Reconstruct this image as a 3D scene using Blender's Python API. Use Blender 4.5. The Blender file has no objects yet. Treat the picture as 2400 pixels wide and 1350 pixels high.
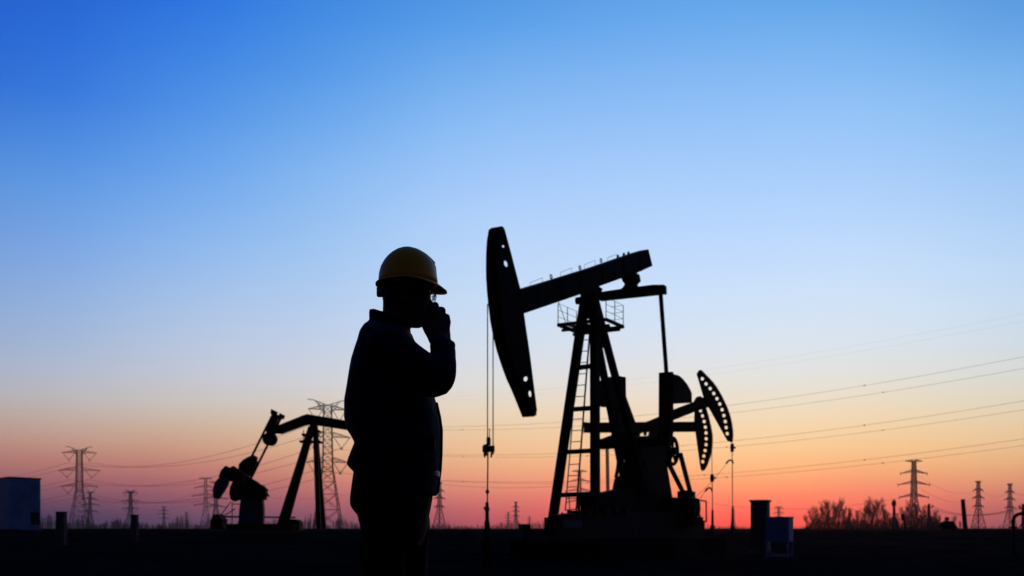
import bpy, bmesh, math, random
from mathutils import Vector, noise
from mathutils.geometry import tessellate_polygon
random.seed(7)
S = bpy.context.scene
COL = S.collection

# ------------------------------------------------------------------ camera
CAMH = 0.754
FPX = 2400 * 35.0 / 36.0                      # photo pixels per unit slope
cd = bpy.data.cameras.new('camera'); cam = bpy.data.objects.new('camera', cd); COL.objects.link(cam)
cam.location = (0, 0, CAMH); cam.rotation_euler = (math.radians(90), 0, 0)
cd.lens = 35; cd.sensor_width = 36; cd.shift_y = 563 / 2400
cd.clip_start = 0.05; cd.clip_end = 30000
cd.dof.use_dof = True; cd.dof.focus_distance = 3.73; cd.dof.aperture_fstop = 5.0
S.camera = cam
S.view_settings.view_transform = 'Standard'; S.view_settings.look = 'None'
S.view_settings.exposure = 0; S.view_settings.gamma = 1; S.view_settings.use_curve_mapping = False

# ------------------------------------------------------------------ dusk sky (elevation x azimuth, world space)
def lin(c):
    c = c / 255.0
    return c / 12.92 if c <= 0.04045 else ((c + 0.055) / 1.055) ** 2.4
G = {
30:{0:(36,98,210),200:(50,114,216),400:(88,148,224),600:(126,164,224),700:(142,174,220),800:(160,180,212),900:(182,186,198),950:(190,176,172),1010:(192,160,144),1050:(188,132,118),1100:(172,106,104),1150:(128,78,94),1200:(70,50,80),1240:(54,42,74)},
430:{0:(44,116,224),200:(70,138,228),400:(106,164,236),600:(146,186,238),700:(166,194,232),800:(184,200,226),900:(200,200,208),950:(206,196,186),1010:(208,176,150),1050:(208,152,124),1100:(190,114,106),1150:(156,86,98),1200:(108,70,96),1240:(78,56,86)},
760:{0:(62,136,226),200:(92,158,234),400:(134,184,242),600:(164,200,242),700:(180,206,240),800:(196,210,234),900:(212,212,216),950:(218,206,196),1010:(226,192,158),1050:(224,172,134),1100:(212,132,110),1150:(184,98,101),1200:(140,78,96),1240:(104,62,88)},
1090:{0:(76,150,230),100:(98,164,236),200:(122,178,240),300:(140,190,246),400:(158,198,250),500:(174,208,251),600:(186,214,250),700:(198,220,246),800:(210,222,238),900:(224,222,220),950:(232,218,198),1010:(238,202,160),1060:(240,182,134),1110:(232,148,116),1150:(214,114,104),1200:(184,84,94),1240:(156,70,86)},
1400:{0:(90,160,234),200:(132,184,244),400:(166,204,252),600:(192,218,252),700:(204,226,250),800:(214,226,242),900:(230,226,220),1010:(246,210,166),1060:(248,190,134),1110:(250,150,108),1150:(242,116,94),1200:(230,84,80),1240:(214,66,68)},
1730:{0:(98,166,236),100:(118,178,240),200:(138,188,246),300:(152,197,250),400:(168,206,252),500:(180,214,255),600:(194,220,255),700:(206,227,250),800:(218,230,242),900:(230,228,220),1000:(246,218,176),1060:(254,196,132),1100:(255,170,108),1140:(255,130,82),1180:(255,96,74),1240:(255,50,42)},
2050:{0:(98,166,234),200:(138,190,246),400:(168,206,252),600:(196,222,253),700:(208,228,249),800:(218,229,239),900:(230,226,214),1000:(246,214,168),1060:(250,190,126),1110:(250,152,104),1150:(250,114,86),1200:(236,84,76),1240:(222,64,64)},
2370:{0:(88,154,226),200:(128,184,240),400:(160,200,246),600:(188,216,248),700:(200,222,244),800:(210,222,232),900:(222,220,208),1000:(236,206,164),1060:(238,184,126),1110:(228,148,108),1150:(208,112,96),1200:(172,84,88),1240:(138,70,86)},
}
ELMAX = math.radians(90)
ZEN = (12, 40, 112)
ANTI = [(0, (26, 22, 40)), (3, (36, 26, 48)), (8, (48, 34, 58)), (15, (42, 36, 72)), (28, (24, 34, 84)), (45, (14, 32, 90)), (90, ZEN)]
def pw(pts, x):
    if x <= pts[0][0]: return pts[0][1]
    for (a, ca), (b, cb) in zip(pts, pts[1:]):
        if x <= b:
            f = (x - a) / (b - a); return tuple(ca[i] * (1 - f) + cb[i] * f for i in range(3))
    return pts[-1][1]
def col_at(cx, el):                              # sRGB of the column at elevation el (deg)
    az = math.atan((cx - 1200) / FPX)
    py = 1238 - math.tan(math.radians(min(el, 89.5))) * FPX / math.cos(az)
    pts = sorted(G[cx].items())
    if 1000 < py < 1240: py -= 20 * math.sin(math.pi * (py - 1000) / 240) ** .7 * {30: .35, 430: .5, 760: .9, 1090: 1.15}.get(cx, 1.0)
    if py >= 0:                                  # smooth a little over py
        acc = [0, 0, 0]
        for d in (-24, -12, 0, 12, 24):
            c = pw(pts, min(1240, py + d * min(1, max(0, (1238 - py) / 60))))
            for i in range(3): acc[i] += c[i] / 5
        return tuple(acc)
    e0 = math.degrees(math.atan(1238 / FPX * math.cos(az)))
    f = min(1, (el - e0) / (90 - e0)) ** 0.7
    return tuple(pts[0][1][i] * (1 - f) + ZEN[i] * f for i in range(3))
xs_ = sorted(G)
AZ = [math.degrees(math.atan((x - 1200) / FPX)) for x in xs_]
def anti_at(el): return pw(ANTI, el)
def sky_at(az, el):
    k = [(AZ[i], lambda e, i=i: col_at(xs_[i], e)) for i in range(len(xs_))]
    left = k[0][1]
    def fade(w):
        return lambda e: tuple(left(e)[i] * (1 - w) + anti_at(e)[i] * w for i in range(3))
    k = [(-180, anti_at), (-120, fade(.97)), (-75, fade(.7)), (-45, fade(.25))] + k + [(42, lambda e: tuple((left(e)[i] + col_at(2370, e)[i]) / 2 for i in range(3))), (58, fade(.2)), (95, fade(.75)), (140, fade(.97)), (180, anti_at)]
    # Catmull-Rom in azimuth
    for j in range(len(k) - 1):
        if az <= k[j + 1][0] or j == len(k) - 2:
            a0, a1 = k[j][0], k[j + 1][0]
            t = (az - a0) / (a1 - a0)
            p1, p2 = k[j][1](el), k[j + 1][1](el)
            p0 = k[max(0, j - 1)][1](el); p3 = k[min(len(k) - 1, j + 2)][1](el)
            am, ap = k[max(0, j - 1)][0], k[min(len(k) - 1, j + 2)][0]
            out = []
            for c in range(3):
                m1 = (p2[c] - p0[c]) / (a1 - am) * (a1 - a0) if a1 > am else 0
                m2 = (p3[c] - p1[c]) / (ap - a0) * (a1 - a0) if ap > a0 else 0
                h = (2*t**3-3*t*t+1)*p1[c] + (t**3-2*t*t+t)*m1 + (-2*t**3+3*t*t)*p2[c] + (t**3-t*t)*m2
                out.append(min(255, max(0, h)))
            return tuple(out)
world = bpy.data.worlds.new('World'); S.world = world; world.use_nodes = True
nt = world.node_tree; nt.nodes.clear()
N = nt.nodes.new; L = nt.links.new
def math_node(op, a, b=None, clamp=False):
    n = N('ShaderNodeMath'); n.operation = op; n.use_clamp = clamp
    for i, q in enumerate((a, b)):
        if q is None: continue
        if isinstance(q, (int, float)): n.inputs[i].default_value = q
        else: L(q, n.inputs[i])
    return n.outputs[0]
tc = N('ShaderNodeTexCoord'); sx = N('ShaderNodeSeparateXYZ'); L(tc.outputs['Generated'], sx.inputs[0])
el = math_node('ARCSINE', sx.outputs[2])
eln = math_node('MAXIMUM', math_node('DIVIDE', el, math.pi / 2), 0.0)
tt = math_node('SQRT', eln)
az = math_node('MULTIPLY', math_node('ARCTAN2', sx.outputs[0], sx.outputs[1]), 180 / math.pi)
stations = [-180, -135, -100, -75, -55, -42, -34, -28, -24, -20, -16, -12, -8, -4, 0, 4, 7, 10, 13, 16, 19, 22, 25, 28, 34, 44, 58, 76, 100, 140, 180]
prev = None
NS = 26
tstops = [0.0] + [0.06 + (0.60 - 0.06) * i / (NS - 6) for i in range(NS - 5)] + [0.7, 0.8, 0.9, 1.0]
for i, a in enumerate(stations):
    r = N('ShaderNodeValToRGB'); cr = r.color_ramp; cr.interpolation = 'LINEAR'
    while len(cr.elements) < len(tstops): cr.elements.new(0.5)
    for e_, t_ in zip(cr.elements, tstops): e_.position = t_
    for j, t_ in enumerate(tstops):
        c = sky_at(a, 90 * t_ * t_)
        cr.elements[j].color = (lin(c[0]), lin(c[1]), lin(c[2]), 1)
    L(tt, r.inputs[0])
    if prev is None: prev = r.outputs[0]
    else:
        f = math_node('DIVIDE', math_node('SUBTRACT', az, stations[i - 1]), stations[i] - stations[i - 1], True)
        m = N('ShaderNodeMix'); m.data_type = 'RGBA'; L(f, m.inputs[0]); L(prev, m.inputs[6]); L(r.outputs[0], m.inputs[7]); prev = m.outputs[2]
bg = N('ShaderNodeBackground'); bg.inputs[1].default_value = 1.0; L(prev, bg.inputs[0])
wo = N('ShaderNodeOutputWorld'); L(bg.outputs[0], wo.inputs[0])

# the sun, just gone behind the horizon haze: a last weak red glow
sd = bpy.data.lights.new('sun', 'SUN'); sun = bpy.data.objects.new('sun', sd); COL.objects.link(sun)
sd.energy = 0.35; sd.angle = math.radians(4); sd.color = (1.0, 0.32, 0.16)
sunaz = math.atan((1730 - 1200) / FPX)
sdir = Vector((-math.sin(sunaz), -math.cos(sunaz), -math.tan(math.radians(1.0))))
sun.rotation_euler = sdir.to_track_quat('-Z', 'Y').to_euler()

# ------------------------------------------------------------------ materials
def mat(name, col, rough=0.7, metal=0.0, var=0.3, scale=6.0, bump=0.0, spec=0.3, coat=0.0):
    m = bpy.data.materials.new(name); m.use_nodes = True; t = m.node_tree; b = t.nodes['Principled BSDF']
    tx = t.nodes.new('ShaderNodeTexCoord'); nz = t.nodes.new('ShaderNodeTexNoise'); nz.inputs['Scale'].default_value = scale; nz.inputs['Detail'].default_value = 6
    t.links.new(tx.outputs['Object'], nz.inputs['Vector'])
    r = t.nodes.new('ShaderNodeValToRGB')
    r.color_ramp.elements[0].position = 0.3; r.color_ramp.elements[1].position = 0.75
    r.color_ramp.elements[0].color = tuple(c * (1 - var) for c in col) + (1,)
    r.color_ramp.elements[1].color = tuple(min(1, c * (1 + var)) for c in col) + (1,)
    t.links.new(nz.outputs[0], r.inputs[0]); t.links.new(r.outputs[0], b.inputs['Base Color'])
    b.inputs['Roughness'].default_value = rough; b.inputs['Metallic'].default_value = metal
    b.inputs['Specular IOR Level'].default_value = spec
    b.inputs['Coat Weight'].default_value = coat
    if bump:
        bp = t.nodes.new('ShaderNodeBump'); bp.inputs['Strength'].default_value = bump; bp.inputs['Distance'].default_value = 0.02
        t.links.new(nz.outputs[0], bp.inputs['Height']); t.links.new(bp.outputs[0], b.inputs['Normal'])
    return m
M = {
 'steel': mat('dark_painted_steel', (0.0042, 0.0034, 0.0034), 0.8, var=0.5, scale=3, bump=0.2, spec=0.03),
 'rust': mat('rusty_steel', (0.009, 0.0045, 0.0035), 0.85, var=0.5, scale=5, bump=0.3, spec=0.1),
 'cable': mat('steel_cable', (0.03, 0.028, 0.026), 0.7, spec=0.15),
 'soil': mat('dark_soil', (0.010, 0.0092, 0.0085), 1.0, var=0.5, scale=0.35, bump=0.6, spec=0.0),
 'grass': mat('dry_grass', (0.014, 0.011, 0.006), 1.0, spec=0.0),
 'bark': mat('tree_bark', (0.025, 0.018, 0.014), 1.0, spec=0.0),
 'galv': mat('galvanised_steel', (0.05, 0.05, 0.052), 0.8, spec=0.1),
 'wood': mat('weathered_pole_wood', (0.05, 0.04, 0.03), 0.9, spec=0.05),
 'concrete': mat('concrete', (0.075, 0.065, 0.06), 0.95, bump=0.3, spec=0.05),
 'bluebox': mat('pale_blue_painted_metal', (0.13, 0.25, 0.32), 0.6, var=0.3, scale=1.1, spec=0.15),
 'bluedark': mat('dull_grey_blue_paint', (0.018, 0.028, 0.042), 0.7, var=0.2, scale=2, spec=0.1),
 'hat': mat('yellow_hard_hat_plastic', (0.82, 0.42, 0.002), 0.42, var=0.04, spec=0.2),
 'hatrim': mat('hard_hat_inner_plastic', (0.03, 0.025, 0.02), 0.6, spec=0.2),
 'jacket': mat('navy_work_jacket_cloth', (0.005, 0.006, 0.011), 0.85, var=0.4, scale=14, bump=0.5, spec=0.12),
 'trousers': mat('black_work_trouser_cloth', (0.005, 0.005, 0.006), 0.95, var=0.4, scale=14, bump=0.5, spec=0.05),
 'skin': mat('skin_in_shade', (0.045, 0.026, 0.018), 0.65, var=0.15, spec=0.15),
 'hair': mat('black_hair', (0.006, 0.005, 0.005), 0.7, spec=0.15),
 'leather': mat('black_boot_leather', (0.012, 0.011, 0.010), 0.6, spec=0.2),
 'reflect': mat('grey_reflective_tape', (0.10, 0.11, 0.13), 0.5, var=0.1),
 'insul': mat('glass_insulator', (0.05, 0.04, 0.035), 0.5),
}
gm = bpy.data.materials.new('clear_lens'); gm.use_nodes = True
gb = gm.node_tree.nodes['Principled BSDF']; gb.inputs['Transmission Weight'].default_value = 1.0; gb.inputs['Roughness'].default_value = 0.02; gb.inputs['IOR'].default_value = 1.1
gn_ = gm.node_tree.nodes.new('ShaderNodeTexNoise'); gr_ = gm.node_tree.nodes.new('ShaderNodeMapRange'); gr_.inputs[3].default_value = 0.01; gr_.inputs[4].default_value = 0.05
gm.node_tree.links.new(gn_.outputs[0], gr_.inputs[0]); gm.node_tree.links.new(gr_.outputs[0], gb.inputs['Roughness'])
M['lens'] = gm

# ------------------------------------------------------------------ mesh helpers
V = Vector
def tag(o, label=None, cat=None, group=None, kind=None):
    if label: o['label'] = label
    if cat: o['category'] = cat
    if group: o['group'] = group
    if kind: o['kind'] = kind
    return o
def thing(name, loc, label, cat, group=None, rz=0):
    o = bpy.data.objects.new(name, None); COL.objects.link(o); o.location = loc; o.rotation_euler = (0, 0, rz); o.empty_display_size = 0.2
    return tag(o, label, cat, group)
def copy_tree(o, parent=None):
    c = o.copy(); COL.objects.link(c); c.parent = parent
    for ch in list(o.children): copy_tree(ch, c)
    return c
def wloc(o):
    p = V((0, 0, 0))
    while o is not None:
        p = p + V(o.location); o = o.parent
    return p
class MB:
    def __init__(s): s.v = []; s.f = []
    def add(s, vs, fs):
        b = len(s.v); s.v += [tuple(p) for p in vs]; s.f += [tuple(b + i for i in f) for f in fs]
        return s
    def bar(s, p, q, w, h=None, side=None):
        p, q = V(p), V(q); h = w if h is None else h; d = (q - p)
        if d.length < 1e-6: return s
        d.normalize()
        sv = V(side) if side is not None else (V((0, 0, 1)).cross(d) if abs(d.z) < 0.95 else V((1, 0, 0)))
        sv = sv - d * sv.dot(d); sv.normalize(); uv = d.cross(sv)
        c = [sv * (a * w / 2) + uv * (b * h / 2) for a, b in ((-1, -1), (1, -1), (1, 1), (-1, 1))]
        return s.add([p + k for k in c] + [q + k for k in c], [(3, 2, 1, 0), (4, 5, 6, 7), (0, 1, 5, 4), (1, 2, 6, 5), (2, 3, 7, 6), (3, 0, 4, 7)])
    def box(s, c, sz, u=None, w=None):
        c = V(c); u = V(u) if u is not None else V((1, 0, 0)); w = V(w) if w is not None else V((0, 1, 0)); z = V((0, 0, 1))
        vs = [c + u * (a * sz[0] / 2) + w * (b * sz[1] / 2) + z * (d * sz[2] / 2) for d in (-1, 1) for a, b in ((-1, -1), (1, -1), (1, 1), (-1, 1))]
        return s.add(vs, [(3, 2, 1, 0), (4, 5, 6, 7), (0, 1, 5, 4), (1, 2, 6, 5), (2, 3, 7, 6), (3, 0, 4, 7)])
    def tube(s, pts, r, n=8, closed=False):
        pts = [V(p) for p in pts]; m = len(pts); R = r if isinstance(r, (list, tuple)) else [r] * m
        base = len(s.v); ref = None
        for i, p in enumerate(pts):
            if closed: d = pts[(i + 1) % m] - pts[i - 1]
            else: d = pts[min(m - 1, i + 1)] - pts[max(0, i - 1)]
            d.normalize()
            if ref is None: ref = V((0, 0, 1)) if abs(d.z) < 0.9 else V((1, 0, 0))
            a = ref - d * ref.dot(d); a.normalize(); b = d.cross(a); ref = a
            for k in range(n):
                t = 2 * math.pi * k / n; s.v.append(tuple(p + a * (math.cos(t) * R[i]) + b * (math.sin(t) * R[i])))
        for i in range(m if closed else m - 1):
            j = (i + 1) % m
            for k in range(n):
                l = (k + 1) % n; s.f.append((base + i * n + k, base + i * n + l, base + j * n + l, base + j * n + k))
        if not closed:
            s.f.append(tuple(base + k for k in reversed(range(n)))); s.f.append(tuple(base + (m - 1) * n + k for k in range(n)))
        return s
    def disc(s, c, axis, r, th, n=24, r2=None):
        c = V(c); a = V(axis).normalized(); return s.tube([c - a * th / 2, c + a * th / 2], [r, r if r2 is None else r2], n)
    def prism(s, outer, holes, off):
        """outer, holes: 3-D loops in one plane; off: thickness vector"""
        loops = [[V(p) for p in outer]] + [[V(p) for p in h] for h in holes]; off = V(off)
        tris = tessellate_polygon(loops); flat = [p for l in loops for p in l]; n = len(flat)
        vs = flat + [p + off for p in flat]
        fs = [tuple(t) for t in tris] + [tuple(n + i for i in reversed(t)) for t in tris]
        b = 0
        for l in loops:
            m = len(l)
            for i in range(m): fs.append((b + i, b + (i + 1) % m, n + b + (i + 1) % m, n + b + i))
            b += m
        return s.add(vs, fs)
    def build(s, name, m, parent=None, smooth=False, label=None):
        o_ = wloc(parent) if parent is not None else V((0, 0, 0))
        me = bpy.data.meshes.new(name); me.from_pydata([tuple(V(p) - o_) for p in s.v], [], s.f); me.validate(); me.update()
        bm = bmesh.new(); bm.from_mesh(me); bmesh.ops.recalc_face_normals(bm, faces=bm.faces); bm.to_mesh(me); bm.free()
        me.materials.append(m if not isinstance(m, str) else M[m])
        if smooth: me.polygons.foreach_set('use_smooth', [True] * len(me.polygons))
        o = bpy.data.objects.new(name, me); COL.objects.link(o); o.parent = parent
        if label: o['label'] = label
        return o
def W(px, py, Y): return V(((px - 1200) / FPX * Y, Y, CAMH - (py - 1238) / FPX * Y))    # a point at distance Y on a photo ray

# ------------------------------------------------------------------ ground
def terrain(x, y):
    d = math.hypot(x, y)
    h = 0.50 * min(1, max(0, (y - 37) / 12)) ** 2 * (3 - 2 * min(1, max(0, (y - 37) / 12)))
    a = 0.05 if d < 37 else 0.10
    h += a * noise.noise(V((x * 0.12, y * 0.12, 0))) + 0.03 * noise.noise(V((x * 0.7, y * 0.7, 3)))
    return h if d < 400 else 0.45
g = MB(); NA = 220
radii = [0.0] + [1.2 * 1.052 ** i for i in range(125)] + [1000, 2000, 5000, 14000]
g.v.append((0, 0, terrain(0, 0)))
for r in radii[1:]:
    for k in range(NA):
        t = 2 * math.pi * k / NA; g.v.append((r * math.sin(t), r * math.cos(t), terrain(r * math.sin(t), r * math.cos(t))))
for k in range(NA): g.f.append((0, 1 + k, 1 + (k + 1) % NA))
for i in range(len(radii) - 2):
    for k in range(NA):
        a = 1 + i * NA; g.f.append((a + k, a + (k + 1) % NA, a + NA + (k + 1) % NA, a + NA + k))
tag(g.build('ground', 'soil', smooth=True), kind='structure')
# low earth bank running behind the yard
mb = MB()
def bank(x0, x1, y0, h, wd):
    n = int((x1 - x0) / 0.8); rows = []
    for i in range(n + 1):
        x = x0 + (x1 - x0) * i / n; e = min(1, i / 6, (n - i) / 6)
        hh = h * e * (0.75 + 0.5 * noise.noise(V((x * 0.3, y0, 1))))
        rows.append([(x, y0 - wd, 0.1), (x, y0 - wd * .4, 0.3 + hh * .8), (x, y0, 0.3 + hh), (x, y0 + wd * .5, 0.3 + hh * .8), (x, y0 + wd, 0.1)])
    b = len(mb.v)
    for r in rows: mb.v += r
    for i in range(n):
        for k in range(4): mb.f.append((b + i * 5 + k, b + i * 5 + k + 1, b + i * 5 + 6 + k, b + i * 5 + 5 + k))
bank(-75, -18, 56, 0.45, 4); bank(-8.5, 0, 50, 0.55, 3); bank(16, 60, 62, 0.35, 4)
tag(mb.build('earth_bank', 'soil', smooth=True), kind='structure')
# dry grass
mb = MB()
for i in range(9000):
    y = 7 + 62 * random.random() ** 1.2; x = (random.random() - .5) * 1.25 * y
    if noise.noise(V((x * .25, y * .25, 9))) < -0.05: continue
    z = terrain(x, y) - 0.02; h = 0.05 + 0.16 * random.random() * (1 if y < 45 else 1.6); a = random.random() * 6.28; w = 0.006 + 0.004 * random.random()
    lx, ly = (random.random() - .5) * h, (random.random() - .5) * h
    mb.add([(x - w * math.cos(a), y - w * math.sin(a), z), (x + w * math.cos(a), y + w * math.sin(a), z), (x + lx, y + ly, z + h)], [(0, 1, 2)])
for i in range(12000):
    y = random.uniform(48, 120); x = random.uniform(-.55, .55) * y
    cl = noise.noise(V((x * .14, y * .07, 4)))
    if cl < 0.0: continue
    z = terrain(x, y) - .05; h = random.uniform(.15, .45) + cl * 1.1 * random.random(); a = random.random() * 6.28; w = random.uniform(.008, .016)
    mb.add([(x - w * math.cos(a), y - w * math.sin(a), z), (x + w * math.cos(a), y + w * math.sin(a), z), (x + random.uniform(-.5, .5) * h, y, z + h)], [(0, 1, 2)])
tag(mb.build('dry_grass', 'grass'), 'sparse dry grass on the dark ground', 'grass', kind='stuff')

# ------------------------------------------------------------------ main pumpjack
ang = math.radians(30)
OU = V((math.sin(ang), math.cos(ang), 0)); OV = V((math.cos(ang), -math.sin(ang), 0)); OO = V((1.90, 24.0, 0))
def pv(px, py, v):
    d = V(((px - 1200) / FPX, 1, -(py - 1238) / FPX)); t = (v + OO.dot(OV)) / d.dot(OV); return V((0, 0, CAMH)) + d * t
def pu(px, py, u):
    d = V(((px - 1200) / FPX, 1, -(py - 1238) / FPX)); t = (u + OO.dot(OU)) / d.dot(OU); return V((0, 0, CAMH)) + d * t
def UV(u, v, z): return OO + OU * u + OV * v + V((0, 0, z))
PJ = thing('pumpjack', (OO.x, OO.y, 0.0), 'large dark pumpjack with ladder and platform, nearest to the man on his right', 'pumpjack')
def plate(name, pts, v, th, m='steel', holes=(), parent=PJ, mb=None, label=None):
    q = mb or MB(); q.prism([pv(x, y, v) for x, y in pts], [[pv(x, y, v) for x, y in h] for h in holes], -OV * th)
    return q if mb else q.build(name, m, parent, label=label)
def oval(cx, cy, rx, ry, rot=0, n=12):
    return [(cx + rx * math.cos(t) * math.cos(rot) - ry * math.sin(t) * math.sin(rot), cy + rx * math.cos(t) * math.sin(rot) + ry * math.sin(t) * math.cos(rot)) for t in [2 * math.pi * i / n for i in range(n)]]
# walking beam
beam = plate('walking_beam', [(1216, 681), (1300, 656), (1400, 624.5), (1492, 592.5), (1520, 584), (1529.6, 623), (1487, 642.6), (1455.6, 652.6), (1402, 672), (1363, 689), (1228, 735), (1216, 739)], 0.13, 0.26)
for x in (1262, 1312, 1362, 1412, 1462, 1500):
    yt = 681 - (x - 1216) * 0.3155; yb = 739 - (x - 1216) * 0.365 + (0 if x < 1480 else 4)
    MB().bar(pv(x, yt + 3, .138), pv(x + 1, yb - 3, .138), .02, .03).build('stiffener_rib', 'steel', beam)
for (x0, y0, x1, y1) in ((1242, 663, 1271, 651), (1314, 638, 1340, 628), (1370, 620, 1395, 610), (1424, 604, 1446, 596)):
    a, b = pv(x0, y0, -.06), pv(x1, y1, -.06)
    q = MB().tube([a - V((0, 0, .14)), a, b, b - V((0, 0, .14))], .0048, 5); q.build('grab_rail', 'steel', beam)
for (x, y) in ((1291.5, 645), (1359, 624), (1408.5, 607)):
    c = pv(x, y + 3.5, 0); q = MB(); q.tube([c + OU * (.05 * math.cos(t)) + V((0, 0, .045 * math.sin(t))) for t in [2 * math.pi * i / 12 for i in range(12)]], .013, 6, True); q.build('lifting_lug', 'steel', beam)
for (x, y) in ((1448, 600), (1462, 595.5), (1473, 592.5)):
    c = pv(x, y + 1, -.03); MB().disc(c, (0, 0, 1), .032, .07, 8).build('bolt', 'steel', beam)
# horse head: two side plates, curved front plate, open at the back
front_n = [(1173, 533), (1168.5, 562), (1167, 592), (1166.5, 620), (1167, 648), (1169, 680), (1172, 711), (1176.5, 748), (1183, 785), (1192, 821), (1203, 855.6), (1214, 886), (1227, 915), (1240, 948), (1251, 976)]
back_n = [(1259, 963), (1242.6, 833), (1228.5, 737), (1219, 674), (1200, 600), (1183, 537)]
HH = MB().build('horse_head', 'steel', PJ)
hl = [oval(1180.5, 577.5, 3.6, 3.6), oval(1186.5, 618, 4.8, 8, -.35), oval(1233, 888, 5.5, 6.5, .5), oval(1243.2, 923, 4.4, 8, -.1)]
HV = .13
q = MB(); plate('', front_n + back_n, HV, .025, holes=hl, mb=q)
q.build('side_plate', 'steel', HH)
npts = [pv(x, y, HV) for x, y in front_n + back_n]; fpts = [p - OV * (2 * HV) for p in npts]
q = MB(); q.prism(fpts, [[p - OV * 2 * HV for p in [pv(x, y, HV) for x, y in h]] for h in hl], OV * .025); q.build('side_plate', 'steel', HH)
q = MB()
fn = npts[:len(front_n)]
for i in range(len(fn) - 1):
    a, b = fn[i], fn[i + 1]; inn = OU * .03
    q.add([a + OV * .02, b + OV * .02, b - OV * (2 * HV + .02), a - OV * (2 * HV + .02), a + OV * .02 + inn, b + OV * .02 + inn, b - OV * (2 * HV + .02) + inn, a - OV * (2 * HV + .02) + inn],
          [(0, 1, 2, 3), (7, 6, 5, 4), (0, 4, 5, 1), (1, 5, 6, 2), (2, 6, 7, 3), (3, 7, 4, 0)])
q.build('curved_face', 'steel', HH)
a = pv(1178, 535, HV); MB().box(a - OV * HV + V((0, 0, .0)), (.10, .27, .06), OU, OV).build('cable_anchor', 'steel', HH)
b = pv(1254, 970, HV); MB().box(b - OV * HV, (.12, .27, .05), OU, OV).build('end_plate', 'steel', HH)
# saddle bearing and samson post
q = MB(); plate('', [(1377, 680), (1402, 670), (1413, 677), (1407, 690), (1402, 712), (1404, 745), (1378, 748), (1379, 712)], .10, .20, mb=q)
q.box(UV(0, 0, 6.35), (.3, .34, .12), OU, OV); q.disc(UV(-.22, 0, 6.22), OV, .09, .55, 12)
q.build('saddle_bearing', 'steel', PJ)
topA, topB, topD, topC = pv(1371, 700, -.12), pv(1394, 700, .14), pv(1381, 700, -.10), pv(1395, 705, .12)
botA, botB = pv(1295, 1222, -.58), pv(1395, 1226, .58)
botD, botC = pv(1470, 1165, -.35), pv(1517, 1165, .35)
for a, b in ((topA, botA), (topB, botB)):
    MB().bar(a, b, .175, .19, OV).build('leg', 'steel', PJ)
for a, b in ((topD, botD), (topC, botC)):
    MB().bar(a, b, .15, .15, OV).build('leg', 'steel', PJ)
def lerp(a, b, t): return a + (b - a) * t
def at_y(a, b, y):        # point on segment whose photo row is y
    lo, hi = 0., 1.
    for _ in range(30):
        m = (lo + hi) / 2; p = lerp(a, b, m); yy = 1238 - (p.z - CAMH) / p.y * FPX
        if yy < y: lo = m
        else: hi = m
    return lerp(a, b, lo)
for yA, yB in ((863, 857), (960, 956), (1060, 1056), (1161, 1157)):
    MB().bar(at_y(topA, botA, yA), at_y(topB, botB, yB), .09, .105).build('cross_bar', 'steel', PJ)
for yy in (811, 960):
    MB().bar(at_y(topD, botD, yy), at_y(topC, botC, yy), .08, .10).build('cross_bar', 'steel', PJ)
MB().box(botA - V((0, 0, .12)), (.32, .28, .42), OU, OV).build('leg_foot', 'steel', PJ)
MB().box(botB - V((0, 0, .12)), (.32, .28, .42), OU, OV).build('leg_foot', 'steel', PJ)
# ladder
LD = MB().build('ladder', 'steel', PJ)
def luz(y): return -.22 - .86 * (y - 775) / (1197 - 775)
def LR(side, y):
    x = (1325 + (1197 - y) * .0795) if side == 0 else (1350.5 + (1197 - y) * .0755)
    return pu(x, y, luz(y))
for sd_ in (0, 1):
    MB().tube([LR(sd_, 772), LR(sd_, 980), LR(sd_, 1197)], .021 if sd_ else .014, 6).build('rail', 'steel', LD)
for i in range(16):
    y = 797.5 + 26.5 * i
    if y > 1200: break
    MB().tube([LR(0, y), LR(1, y - 1.5)], .011, 5).build('rung', 'steel', LD)
# platform round the post
PF = MB().build('platform', 'steel', PJ)
zp = 5.63; a_, b_ = .50, .63
cs = [(-a_, -b_), (a_, -b_), (a_, b_), (-a_, b_)]
q = MB()
for (u0, v0), (u1, v1) in zip(cs, cs[1:] + cs[:1]): q.bar(UV(u0, v0, zp), UV(u1, v1, zp), .06, .07)
for k in (-.35, 0, .35): q.bar(UV(-a_, k, zp - .02), UV(a_, k, zp - .02), .04, .05)
for k in (-.3, .3): q.bar(UV(k, -b_, zp - .10), UV(k, b_, zp - .10), .05, .06)
q.build('deck_frame', 'steel', PF)
q = MB()
for k in range(9): q.bar(UV(-a_ + .03, -b_ + .06 + k * .08, zp + .02), UV(-.12 if 3 < k < 6 else a_ - .03, -b_ + .06 + k * .08, zp + .02), .018, .02)
q.build('deck_grating', 'steel', PF)
rail = MB(); posts = [(-a_, -b_), (0, -b_), (a_, -b_), (-a_, b_), (0, b_), (a_, b_)]
for (u_, v_) in posts: MB().tube([UV(u_, v_, zp), UV(u_, v_, zp + .52)], .010, 6).build('rail_post', 'steel', PF)
for v_ in (-b_, b_):
    for z_ in (.20, .36, .52): MB().tube([UV(-a_, v_, zp + z_), UV(a_, v_, zp + z_)], .0055, 5).build('handrail', 'steel', PF)
for s_ in (1,):
    for z_ in (.20, .36, .52): MB().tube([UV(s_ * a_, s_ * b_, zp + z_), UV(s_ * a_, s_ * .30, zp + z_)], .0055, 5).build('handrail', 'steel', PF)
MB().tube([pv(1307, 702, -b_), pv(1326, 756, -b_)], .009, 5).build('brace', 'steel', PF)
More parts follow.
